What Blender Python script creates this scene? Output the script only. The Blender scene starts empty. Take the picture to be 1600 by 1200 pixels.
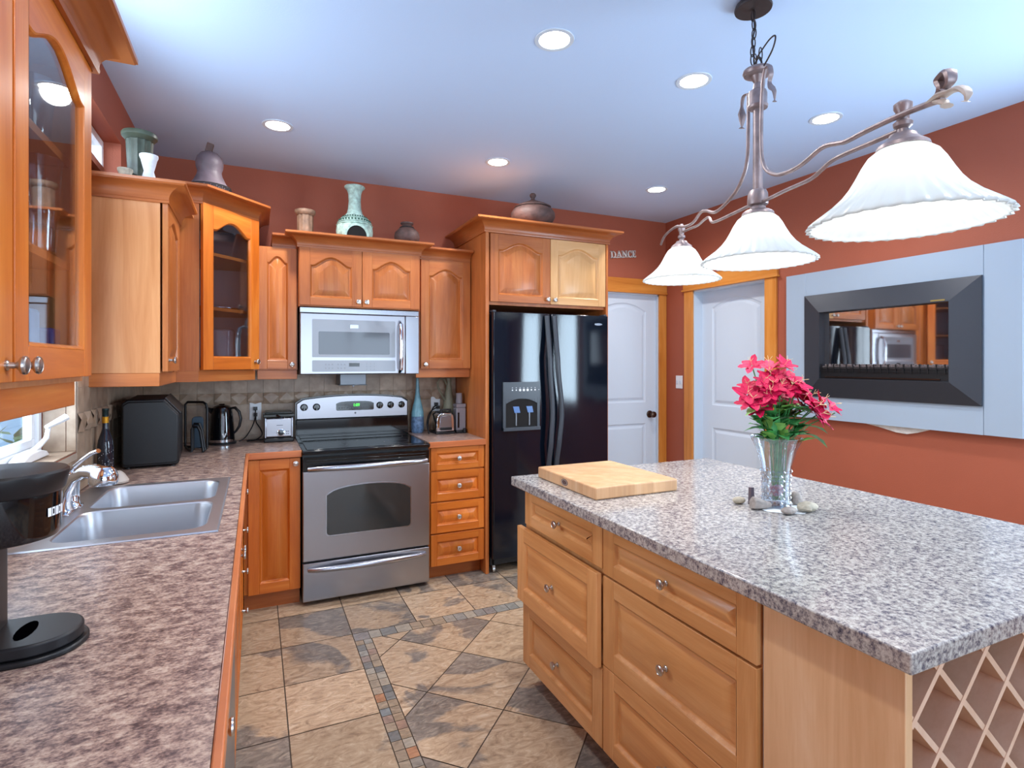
import bpy, bmesh, math, random
from mathutils import Vector, Matrix
random.seed(7)
PI = math.pi
SC = bpy.context.scene
COL = SC.collection

# ---------------------------------------------------------------- camera, world, light
cam_d = bpy.data.cameras.new('camera')
cam = bpy.data.objects.new('camera', cam_d)
COL.objects.link(cam)
cam.location = (0, 0, 1.42)
cam.rotation_euler = (PI/2, 0, -0.4318)
cam_d.sensor_width = 36
cam_d.lens = 868.3/1600*36
cam_d.shift_y = -(600-567)/1600
cam_d.clip_start = 0.02
SC.camera = cam

vs = SC.view_settings
vs.view_transform = 'Standard'
vs.look = 'None'
vs.gamma = 1
vs.use_curve_mapping = False
vs.exposure = 0.85
try:
    SC.cycles.use_denoising = True
    SC.cycles.max_bounces = 8
    SC.cycles.diffuse_bounces = 4
    SC.cycles.caustics_reflective = False
    SC.cycles.caustics_refractive = False
    SC.cycles.sample_clamp_indirect = 6
except Exception:
    pass

world = bpy.data.worlds.new('world')
SC.world = world
world.use_nodes = True
bg = world.node_tree.nodes['Background']
bg.inputs[0].default_value = (0.55, 0.75, 1.0, 1)
bg.inputs[1].default_value = 1.0

def area(name, loc, direction, sx, sy, power, color, spread=180):
    d = bpy.data.lights.new(name, 'AREA')
    d.shape = 'RECTANGLE'; d.size = sx; d.size_y = sy
    d.energy = power; d.color = color; d.spread = math.radians(spread)
    o = bpy.data.objects.new(name, d)
    COL.objects.link(o)
    o.location = loc
    o.rotation_euler = Vector(direction).to_track_quat('-Z', 'Y').to_euler()
    return o
# soft fill added at the unseen rear wall, and daylight at the sink window
area('fill_rear', (1.0, -2.42, 1.45), (0, 1, 0.35), 2.9, 2.1, 36, (0.74, 0.87, 1.0))  # large soft fill from behind the camera, added to brighten the room
area('daylight_right', (3.42, .50, 1.52), (-1, 0.45, 0.15), .84, 1.15, 34, (0.62, 0.82, 1.0))
area('daylight_sink', (-0.90, 2.2, 1.6), (1, 0, 0.15), 0.85, 0.95, 15, (0.75, 0.88, 1.0))
area('daylight_clerestory', (-0.84, 2.55, 2.38), (1, 0.6, 0.6), 1.45, 0.2, 9, (0.75, 0.88, 1.0))

# ---------------------------------------------------------------- materials
def lin(c):
    return tuple(((v/255)/12.92 if v/255 <= 0.04045 else ((v/255+0.055)/1.055)**2.4) for v in c)
MATS = {}
def nt_new(name):
    m = bpy.data.materials.new(name); m.use_nodes = True
    n = m.node_tree.nodes; l = m.node_tree.links
    b = n['Principled BSDF']
    MATS[name] = m
    return m, n, l, b
def plain(name, rgb, rough=0.5, metal=0.0, spec=0.5, coat=0.0, trans=0.0, ior=1.45, emis=None, estr=0, bump=0, bscale=40, var=0.0, vscale=6, alpha=1, aniso=0):
    m, n, l, b = nt_new(name)
    c = (*lin(rgb), 1)
    b.inputs['Base Color'].default_value = c
    b.inputs['Roughness'].default_value = rough
    b.inputs['Metallic'].default_value = metal
    b.inputs['Specular IOR Level'].default_value = spec
    b.inputs['Coat Weight'].default_value = coat
    b.inputs['Coat Roughness'].default_value = 0.08
    b.inputs['Transmission Weight'].default_value = trans
    b.inputs['IOR'].default_value = ior
    b.inputs['Alpha'].default_value = alpha
    b.inputs['Anisotropic'].default_value = aniso
    if emis:
        b.inputs['Emission Color'].default_value = (*lin(emis), 1)
        b.inputs['Emission Strength'].default_value = estr
    if var or bump:
        tc = n.new('ShaderNodeTexCoord')
        no = n.new('ShaderNodeTexNoise'); no.inputs['Scale'].default_value = vscale; no.inputs['Detail'].default_value = 6
        l.new(tc.outputs['Object'], no.inputs['Vector'])
        if var:
            hs = n.new('ShaderNodeHueSaturation'); hs.inputs['Color'].default_value = c
            mr = n.new('ShaderNodeMapRange'); mr.inputs['From Min'].default_value = .3; mr.inputs['From Max'].default_value = .7
            mr.inputs['To Min'].default_value = 1-var; mr.inputs['To Max'].default_value = 1+var
            l.new(no.outputs['Fac'], mr.inputs['Value']); l.new(mr.outputs[0], hs.inputs['Value'])
            l.new(hs.outputs[0], b.inputs['Base Color'])
        if bump:
            nb = n.new('ShaderNodeTexNoise'); nb.inputs['Scale'].default_value = bscale; nb.inputs['Detail'].default_value = 4
            l.new(tc.outputs['Object'], nb.inputs['Vector'])
            bp = n.new('ShaderNodeBump'); bp.inputs['Strength'].default_value = bump; bp.inputs['Distance'].default_value = 0.004
            l.new(nb.outputs['Fac'], bp.inputs['Height']); l.new(bp.outputs[0], b.inputs['Normal'])
    return m

def ramp(n, stops):
    r = n.new('ShaderNodeValToRGB')
    e = r.color_ramp.elements
    while len(e) < len(stops): e.new(0.5)
    for i, (p, c) in enumerate(stops):
        e[i].position = p; e[i].color = (*lin(c), 1)
    return r

def wood(name, cols, axis='z', rough=0.36, plank=0.0, pvar=0.25, spec=0.4, coat=0.12, ovar=0.10, knots=False):
    """cols: dark, mid, light (sRGB). grain runs along axis ('z' or 'h' horizontal)."""
    m, n, l, b = nt_new(name)
    tc = n.new('ShaderNodeTexCoord'); oi = n.new('ShaderNodeObjectInfo')
    off = n.new('ShaderNodeVectorMath'); off.operation = 'SCALE'; off.inputs['Scale'].default_value = 37
    cx = n.new('ShaderNodeCombineXYZ')
    for i in range(3): l.new(oi.outputs['Random'], cx.inputs[i])
    l.new(cx.outputs[0], off.inputs[0])
    add = n.new('ShaderNodeVectorMath'); add.operation = 'ADD'
    l.new(tc.outputs['Object'], add.inputs[0]); l.new(off.outputs[0], add.inputs[1])
    vec = add.outputs[0]
    seed = None
    if plank:
        # glued-up strips: each strip gets its own tone
        sep = n.new('ShaderNodeSeparateXYZ'); l.new(vec, sep.inputs[0])
        s = n.new('ShaderNodeMath'); s.operation = 'ADD'; l.new(sep.outputs[0], s.inputs[0]); l.new(sep.outputs[1], s.inputs[1])
        if axis != 'z': 
            s = n.new('ShaderNodeMath'); s.operation = 'ADD'; l.new(sep.outputs[2], s.inputs[0]); s.inputs[1].default_value = 0
        dv = n.new('ShaderNodeMath'); dv.operation = 'DIVIDE'; l.new(s.outputs[0], dv.inputs[0]); dv.inputs[1].default_value = plank
        fl = n.new('ShaderNodeMath'); fl.operation = 'FLOOR'; l.new(dv.outputs[0], fl.inputs[0])
        wn = n.new('ShaderNodeTexWhiteNoise'); wn.noise_dimensions = '1D'; l.new(fl.outputs[0], wn.inputs['W'])
        seed = wn.outputs['Value']
        o2 = n.new('ShaderNodeVectorMath'); o2.operation = 'SCALE'; o2.inputs['Scale'].default_value = 9
        l.new(wn.outputs['Color'], o2.inputs[0])
        a2 = n.new('ShaderNodeVectorMath'); a2.operation = 'ADD'; l.new(vec, a2.inputs[0]); l.new(o2.outputs[0], a2.inputs[1])
        vec = a2.outputs[0]
    mp = n.new('ShaderNodeMapping'); l.new(vec, mp.inputs['Vector'])
    mp.inputs['Scale'].default_value = (14, 14, 1.3) if axis == 'z' else (1.3, 1.3, 14)
    n1 = n.new('ShaderNodeTexNoise'); n1.inputs['Scale'].default_value = 1.0; n1.inputs['Detail'].default_value = 5
    n1.inputs['Roughness'].default_value = 0.6; n1.inputs['Distortion'].default_value = 0.7
    l.new(mp.outputs[0], n1.inputs['Vector'])
    mp2 = n.new('ShaderNodeMapping'); l.new(vec, mp2.inputs['Vector'])
    mp2.inputs['Scale'].default_value = (160, 160, 7) if axis == 'z' else (7, 7, 160)
    n2 = n.new('ShaderNodeTexNoise'); n2.inputs['Scale'].default_value = 1; n2.inputs['Detail'].default_value = 3
    l.new(mp2.outputs[0], n2.inputs['Vector'])
    n3 = n.new('ShaderNodeTexNoise'); n3.inputs['Scale'].default_value = 2.2; n3.inputs['Detail'].default_value = 2
    l.new(vec, n3.inputs['Vector'])
    mx = n.new('ShaderNodeMath'); mx.operation = 'MULTIPLY_ADD'; l.new(n2.outputs['Fac'], mx.inputs[0]); mx.inputs[1].default_value = 0.22
    l.new(n1.outputs['Fac'], mx.inputs[2])
    m3 = n.new('ShaderNodeMath'); m3.operation = 'MULTIPLY_ADD'; l.new(n3.outputs['Fac'], m3.inputs[0]); m3.inputs[1].default_value = 0.35
    l.new(mx.outputs[0], m3.inputs[2])
    m4 = n.new('ShaderNodeMath'); m4.operation = 'SUBTRACT'; l.new(m3.outputs[0], m4.inputs[0]); m4.inputs[1].default_value = 0.285
    r = ramp(n, [(0.22, cols[0]), (0.5, cols[1]), (0.78, cols[2])])
    l.new(m4.outputs[0], r.inputs[0])
    hs = n.new('ShaderNodeHueSaturation'); l.new(r.outputs[0], hs.inputs['Color'])
    mr = n.new('ShaderNodeMapRange'); l.new(oi.outputs['Random'], mr.inputs['Value'])
    mr.inputs['To Min'].default_value = 1-ovar; mr.inputs['To Max'].default_value = 1+ovar
    if seed:
        mr2 = n.new('ShaderNodeMapRange'); l.new(seed, mr2.inputs['Value'])
        mr2.inputs['To Min'].default_value = 1-pvar; mr2.inputs['To Max'].default_value = 1+pvar
        mu = n.new('ShaderNodeMath'); mu.operation = 'MULTIPLY'; l.new(mr.outputs[0], mu.inputs[0]); l.new(mr2.outputs[0], mu.inputs[1])
        l.new(mu.outputs[0], hs.inputs['Value'])
    else:
        l.new(mr.outputs[0], hs.inputs['Value'])
    l.new(hs.outputs[0], b.inputs['Base Color'])
    b.inputs['Roughness'].default_value = rough
    b.inputs['Specular IOR Level'].default_value = spec
    b.inputs['Coat Weight'].default_value = coat; b.inputs['Coat Roughness'].default_value = 0.12
    return m

CH = ((154, 82, 36), (184, 106, 52), (202, 128, 68))
DP = ((176, 86, 22), (202, 108, 34), (220, 134, 56))
AL = ((190, 126, 70), (210, 150, 92), (228, 174, 120))
MP = ((200, 146, 88), (218, 168, 112), (230, 186, 134))
for nm, cc in (('cherry', CH), ('deep', DP), ('alder', AL), ('maple', MP)):
    wood(nm+'_v', cc, 'z'); wood(nm+'_h', cc, 'h'); wood(nm+'_panel', cc, 'z', plank=0.085, pvar=0.22)
wood('alder_panel_h', AL, 'h', plank=0.11, pvar=0.10)
wood('casing_v', ((184, 108, 40), (206, 132, 56), (222, 152, 76)), 'z', ovar=0.03)
wood('casing_h', ((184, 108, 40), (206, 132, 56), (222, 152, 76)), 'h', ovar=0.03)
wood('crown', ((140, 72, 32), (166, 92, 44), (188, 114, 62)), 'h', ovar=0.05)
wood('edge_band', ((158, 84, 42), (186, 104, 58), (206, 130, 82)), 'h', ovar=0.03)
wood('veneer', ((180, 112, 60), (198, 132, 80), (212, 150, 98)), 'z', rough=0.4, coat=0.1, ovar=0.04)
wood('rack_wood', ((214, 172, 142), (226, 188, 160), (236, 202, 176)), 'z', rough=0.5, coat=0.0, ovar=0.08)
wood('island_side', ((214, 166, 120), (230, 188, 144), (240, 206, 168)), 'z', rough=0.4, coat=0.1, ovar=0.02)
wood('butcher', ((186, 138, 96), (202, 158, 116), (214, 178, 140)), 'z', rough=0.45, coat=0, plank=0.03, pvar=0.10, ovar=0.02)

M_wall = plain('wall_paint', (164, 88, 64), rough=0.62, bump=0.25, bscale=220, var=0.02)
M_rear = plain('rear_wall_paint', (206, 212, 218), rough=0.7)
M_ceil = plain('ceiling_sky_tint', (192, 218, 252), rough=0.8, bump=0.1, bscale=150)  # white ceiling; the blue of the sky light is put into its colour
M_white = plain('white_paint', (204, 218, 232), rough=0.35)
M_vinyl = plain('white_vinyl', (236, 240, 244), rough=0.3)
M_nickel = plain('brushed_nickel', (196, 192, 188), rough=0.28, metal=1)
M_chrome = plain('chrome', (226, 230, 236), rough=0.06, metal=1)
M_steel = plain('stainless_steel', (166, 166, 172), rough=0.3, metal=1, aniso=0.5)
M_steelb = plain('stainless_bright', (168, 170, 178), rough=0.22, metal=1)
M_sink = plain('sink_steel', (190, 192, 198), rough=0.38, metal=1)
M_blackg = plain('black_gloss', (10, 11, 14), rough=0.07, coat=0.4)
M_fridge = plain('fridge_black', (9, 17, 29), rough=0.09, spec=0.6, bump=0.03, bscale=120)
M_fhandle = plain('fridge_handle_grey', (58, 64, 72), rough=0.3)
M_black = plain('black_plastic', (22, 23, 26), rough=0.38)
M_blackm = plain('black_metal', (20, 20, 24), rough=0.45, var=0.1)
M_voidblk = plain('slot_black', (2, 2, 3), rough=1.0, spec=0.0)
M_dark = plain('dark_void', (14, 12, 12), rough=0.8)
M_darkred = plain('dark_red_board', (60, 30, 22), rough=0.7)
M_glassdark = plain('oven_glass', (44, 46, 46), rough=0.06, coat=0.5)
M_glass = plain('clear_glass', (255, 255, 255), rough=0.0, trans=1, ior=1.45)
M_switch = plain('switch_white', (232, 236, 240), rough=0.35)
M_bronze = plain('weathered_bronze', (150, 136, 136), rough=0.42, metal=0.55, var=0.25, vscale=25)
M_bronzed = plain('dark_bronze', (64, 56, 56), rough=0.5, metal=0.5, var=0.2, vscale=20)
M_knobdk = plain('door_knob_bronze', (92, 72, 62), rough=0.28, metal=1)
M_fpframe = plain('fireplace_frame', (56, 60, 68), rough=0.38, metal=0.3, bump=0.15, bscale=400)
M_fppanel = plain('fireplace_panel', (160, 178, 196), rough=0.4, var=0.02, vscale=2)
M_label = plain('pale_print', (225, 228, 232), rough=0.5)
M_gold = plain('foil_gold', (196, 140, 36), rough=0.35, metal=0.6)
M_bulb = plain('lit_bulb', (255, 255, 255), emis=(255, 251, 244), estr=46)
M_can = plain('lit_lens', (255, 255, 255), emis=(255, 252, 246), estr=14)
M_led = plain('green_led', (0, 20, 0), emis=(60, 255, 60), estr=2.5)
M_redcloth = plain('flower_pink', (200, 0, 74), rough=0.55, var=0.25, vscale=60)
M_petaledge = plain('flower_pale', (214, 60, 104), rough=0.55, var=0.2, vscale=60)
M_leaf = plain('leaf_green', (72, 150, 86), rough=0.45, var=0.35, vscale=30)
M_leafl = plain('leaf_light', (138, 190, 100), rough=0.45, var=0.25, vscale=30)
M_stamen = plain('stamen', (236, 220, 170), rough=0.5)
M_stone = plain('stone', (150, 142, 136), rough=0.8, var=0.3, vscale=40, bump=0.6, bscale=90)
M_stoned = plain('pale_stone', (176, 168, 150), rough=0.8, var=0.25, vscale=50, bump=0.6, bscale=90)
M_doily = plain('doily', (232, 238, 242), rough=0.9, bump=0.5, bscale=200)
M_plaster = plain('plaster', (214, 212, 208), rough=0.9, var=0.12, vscale=40, bump=0.8, bscale=80)
M_clay = plain('grey_clay', (96, 84, 92), rough=0.5, var=0.25, vscale=18, bump=0.4, bscale=60)
M_clayd = plain('dark_clay', (88, 66, 62), rough=0.6, var=0.3, vscale=30, bump=0.5, bscale=70)
M_greenst = plain('green_marble', (62, 70, 58), rough=0.4, var=0.45, vscale=14, bump=0.2)
M_tanstone = plain('tan_marble', (140, 112, 92), rough=0.5, var=0.4, vscale=26)
M_whitest = plain('white_stone', (218, 224, 230), rough=0.4, var=0.15, vscale=30)
M_verdi = plain('verdigris', (176, 206, 196), rough=0.6, var=0.35, vscale=40, bump=0.6, bscale=110)
M_bluegl = plain('blue_vase', (112, 160, 176), rough=0.22, var=0.2, vscale=22)
M_bluegl2 = plain('blue_vase_print', (92, 118, 150), rough=0.3, var=0.45, vscale=55)
M_sage = plain('sage_ceramic', (134, 132, 112), rough=0.45, var=0.2, vscale=20)
M_smoke = plain('smoked_clear', (190, 186, 196), rough=0.08, trans=0.55, ior=1.3)
M_purple = plain('purple_plastic', (98, 80, 150), rough=0.3)
M_bluebox = plain('blue_white_box', (150, 165, 200), rough=0.4, var=0.2, vscale=12)
M_siding = plain('outside_siding', (170, 205, 225), rough=0.8)
M_screwb = plain('brown_black', (46, 40, 38), rough=0.4)
M_cement = plain('backing', (120, 96, 80), rough=0.9)
M_ember = plain('ember_gravel', (108, 98, 98), rough=0.9, var=0.5, vscale=150, bump=1, bscale=200)
M_dish = plain('mid_grey', (120, 124, 130), rough=0.35, metal=0.6)
M_pad = plain('beige_ceramic', (190, 178, 168), rough=0.5, var=0.1)
M_boxin = plain('cab_inside', (206, 172, 142), rough=0.6)
M_boxgrey = plain('cab_inside_grey', (196, 190, 196), rough=0.6)
M_gasket = plain('grey_soffit', (96, 98, 104), rough=0.5)

# glass shade: translucent lit alabaster
def mk_shade():
    m, n, l, b = nt_new('shade_glass')
    b.inputs['Base Color'].default_value = (0.72, 0.76, 0.76, 1); b.inputs['Roughness'].default_value = 0.25
    tr = n.new('ShaderNodeBsdfTranslucent'); tr.inputs[0].default_value = (0.80, 0.84, 0.84, 1)
    ms = n.new('ShaderNodeMixShader'); ms.inputs[0].default_value = 0.40
    l.new(b.outputs[0], ms.inputs[1]); l.new(tr.outputs[0], ms.inputs[2])
    l.new(ms.outputs[0], n['Material Output'].inputs[0])
    return m
M_shade = mk_shade()

# clear panes that let light through (no caustics needed)
def mk_pane(name, tint, gl=0.12):
    m, n, l, b = nt_new(name)
    t = n.new('ShaderNodeBsdfTransparent'); t.inputs[0].default_value = (*tint, 1)
    g = n.new('ShaderNodeBsdfGlossy'); g.inputs['Roughness'].default_value = 0.02
    fr = n.new('ShaderNodeLayerWeight'); fr.inputs['Blend'].default_value = 0.5
    pw = n.new('ShaderNodeMath'); pw.operation = 'POWER'; pw.inputs[1].default_value = 4.5; l.new(fr.outputs['Facing'], pw.inputs[0])
    ad = n.new('ShaderNodeMath'); ad.operation = 'MULTIPLY_ADD'; ad.inputs[1].default_value = 0.9; ad.inputs[2].default_value = gl+0.03; ad.use_clamp = True
    l.new(pw.outputs[0], ad.inputs[0])
    ms = n.new('ShaderNodeMixShader'); l.new(ad.outputs[0], ms.inputs[0])
    l.new(t.outputs[0], ms.inputs[1]); l.new(g.outputs[0], ms.inputs[2]); l.new(ms.outputs[0], n['Material Output'].inputs[0])
    return m
M_pane = mk_pane('cabinet_pane', (0.92, 0.94, 0.95), 0.06)
M_panegrey = mk_pane('smoky_pane', (0.80, 0.83, 0.87), 0.08)
M_winpane = mk_pane('window_pane', (0.97, 0.98, 0.99), 0.0)
M_cryst = mk_pane('crystal', (0.86, 0.90, 0.94), 0.14)

def mk_granite(name, stops, sc, sc2, rough=0.18, stretch=(1, 1, 1), mixf=0.5):
    m, n, l, b = nt_new(name)
    tc = n.new('ShaderNodeTexCoord'); mp = n.new('ShaderNodeMapping'); mp.inputs['Scale'].default_value = stretch
    l.new(tc.outputs['Object'], mp.inputs[0])
    a = n.new('ShaderNodeTexNoise'); a.inputs['Scale'].default_value = sc; a.inputs['Detail'].default_value = 4; a.inputs['Roughness'].default_value = .65
    c = n.new('ShaderNodeTexNoise'); c.inputs['Scale'].default_value = sc2; c.inputs['Detail'].default_value = 8; c.inputs['Roughness'].default_value = .75
    for q in (a, c): l.new(mp.outputs[0], q.inputs['Vector'])
    mx = n.new('ShaderNodeMix'); mx.inputs[0].default_value = mixf
    l.new(a.outputs['Fac'], mx.inputs[2]); l.new(c.outputs['Fac'], mx.inputs[3])
    r = ramp(n, stops); l.new(mx.outputs[0], r.inputs[0]); l.new(r.outputs[0], b.inputs['Base Color'])
    b.inputs['Roughness'].default_value = rough
    return m
M_lam = mk_granite('laminate_brown', [(0.38, (66, 52, 56)), (0.44, (104, 84, 82)), (0.49, (142, 118, 110)), (0.54, (176, 150, 136)), (0.61, (200, 180, 164))],
                   26, 120, rough=0.3, stretch=(1.0, 1.5, 2), mixf=0.5)
M_gran = mk_granite('granite_grey', [(0.34, (44, 44, 60)), (0.42, (98, 96, 106)), (0.48, (146, 140, 138)), (0.54, (180, 176, 170)), (0.64, (204, 202, 196))],
                    85, 250, rough=0.16, mixf=0.45)

# slate floor tiles: per tile random colour attribute
def mk_slate(name, mosaic=False):
    m, n, l, b = nt_new(name)
    at = n.new('ShaderNodeVertexColor'); at.layer_name = 'tile'
    tc = n.new('ShaderNodeTexCoord')
    sc = n.new('ShaderNodeVectorMath'); sc.operation = 'SCALE'; sc.inputs['Scale'].default_value = 60
    l.new(at.outputs[0], sc.inputs[0])
    ad = n.new('ShaderNodeVectorMath'); ad.operation = 'ADD'; l.new(tc.outputs['Object'], ad.inputs[0]); l.new(sc.outputs[0], ad.inputs[1])
    n1 = n.new('ShaderNodeTexNoise'); n1.inputs['Scale'].default_value = 2.2; n1.inputs['Detail'].default_value = 6; n1.inputs['Distortion'].default_value = .8; n1.inputs['Roughness'].default_value = .5
    n2 = n.new('ShaderNodeTexNoise'); n2.inputs['Scale'].default_value = 9; n2.inputs['Detail'].default_value = 9; n2.inputs['Distortion'].default_value = 2.4; n2.inputs['Roughness'].default_value = .7
    mp = n.new('ShaderNodeMapping'); mp.inputs['Scale'].default_value = (1, 2.2, 1); l.new(ad.outputs[0], mp.inputs[0])
    l.new(ad.outputs[0], n1.inputs['Vector']); l.new(mp.outputs[0], n2.inputs['Vector'])
    sep = n.new('ShaderNodeSeparateColor'); l.new(at.outputs[0], sep.inputs[0])
    if mosaic:
        r = ramp(n, [(0.0, (124, 124, 122)), (0.25, (160, 160, 154)), (0.45, (184, 176, 160)), (0.7, (170, 148, 122)), (0.88, (140, 148, 150)), (0.96, (190, 140, 106))])
        l.new(sep.outputs[0], r.inputs[0])
        r2 = ramp(n, [(0.3, (190, 190, 190)), (0.7, (255, 255, 255))]); l.new(n2.outputs['Fac'], r2.inputs[0])
        mm = n.new('ShaderNodeMix'); mm.data_type = 'RGBA'; mm.blend_type = 'MULTIPLY'; mm.inputs[0].default_value = 1
        l.new(r.outputs[0], mm.inputs[6]); l.new(r2.outputs[0], mm.inputs[7]); l.new(mm.outputs[2], b.inputs['Base Color'])
    else:
        tan = ramp(n, [(0.32, (138, 114, 92)), (0.44, (172, 147, 120)), (0.56, (192, 168, 140)), (0.68, (208, 190, 166))]); l.new(n2.outputs['Fac'], tan.inputs[0])
        gry = ramp(n, [(0.34, (100, 92, 84)), (0.52, (132, 122, 112)), (0.68, (168, 156, 140))]); l.new(n2.outputs['Fac'], gry.inputs[0])
        # threshold moves with the tile's random value
        th = n.new('ShaderNodeMapRange'); th.inputs['To Min'].default_value = 0.47; th.inputs['To Max'].default_value = 0.72; l.new(sep.outputs[1], th.inputs['Value'])
        sb = n.new('ShaderNodeMath'); sb.operation = 'SUBTRACT'; l.new(n1.outputs['Fac'], sb.inputs[0]); l.new(th.outputs[0], sb.inputs[1])
        ms = n.new('ShaderNodeMath'); ms.operation = 'MULTIPLY_ADD'; ms.inputs[1].default_value = 26; ms.inputs[2].default_value = 0.5; ms.use_clamp = True
        l.new(sb.outputs[0], ms.inputs[0])
        mm = n.new('ShaderNodeMix'); mm.data_type = 'RGBA'; l.new(ms.outputs[0], mm.inputs[0])
        l.new(tan.outputs[0], mm.inputs[6]); l.new(gry.outputs[0], mm.inputs[7])
        hs = n.new('ShaderNodeHueSaturation'); l.new(mm.outputs[2], hs.inputs['Color'])
        mr = n.new('ShaderNodeMapRange'); mr.inputs['To Min'].default_value = 0.82; mr.inputs['To Max'].default_value = 1.12; l.new(sep.outputs[2], mr.inputs['Value'])
        l.new(mr.outputs[0], hs.inputs['Value']); l.new(hs.outputs[0], b.inputs['Base Color'])
    bp = n.new('ShaderNodeBump'); bp.inputs['Strength'].default_value = .2; bp.inputs['Distance'].default_value = .004
    l.new(n2.outputs['Fac'], bp.inputs['Height']); l.new(bp.outputs[0], b.inputs['Normal'])
    b.inputs['Roughness'].default_value = 0.36
    return m
M_slate = mk_slate('slate_tile'); M_mosaic = mk_slate('slate_mosaic', True)
M_grout = plain('grout', (88, 76, 66), rough=0.9)

def mk_wtile():
    m, n, l, b = nt_new('wall_tile')
    at = n.new('ShaderNodeVertexColor'); at.layer_name = 'tile'
    sep = n.new('ShaderNodeSeparateColor'); l.new(at.outputs[0], sep.inputs[0])
    tc = n.new('ShaderNodeTexCoord'); no = n.new('ShaderNodeTexNoise'); no.inputs['Scale'].default_value = 14; no.inputs['Detail'].default_value = 6
    l.new(tc.outputs['Object'], no.inputs['Vector'])
    r = ramp(n, [(0.3, (146, 122, 102)), (0.5, (168, 144, 122)), (0.7, (188, 166, 144))]); l.new(no.outputs['Fac'], r.inputs[0])
    hs = n.new('ShaderNodeHueSaturation'); l.new(r.outputs[0], hs.inputs['Color'])
    mr = n.new('ShaderNodeMapRange'); mr.inputs['To Min'].default_value = 0.88; mr.inputs['To Max'].default_value = 1.08; l.new(sep.outputs[0], mr.inputs['Value'])
    l.new(mr.outputs[0], hs.inputs['Value']); l.new(hs.outputs[0], b.inputs['Base Color'])
    b.inputs['Roughness'].default_value = 0.35
    return m
M_wtile = mk_wtile()
M_wgrout = plain('wall_grout', (176, 160, 144), rough=0.9)

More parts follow.
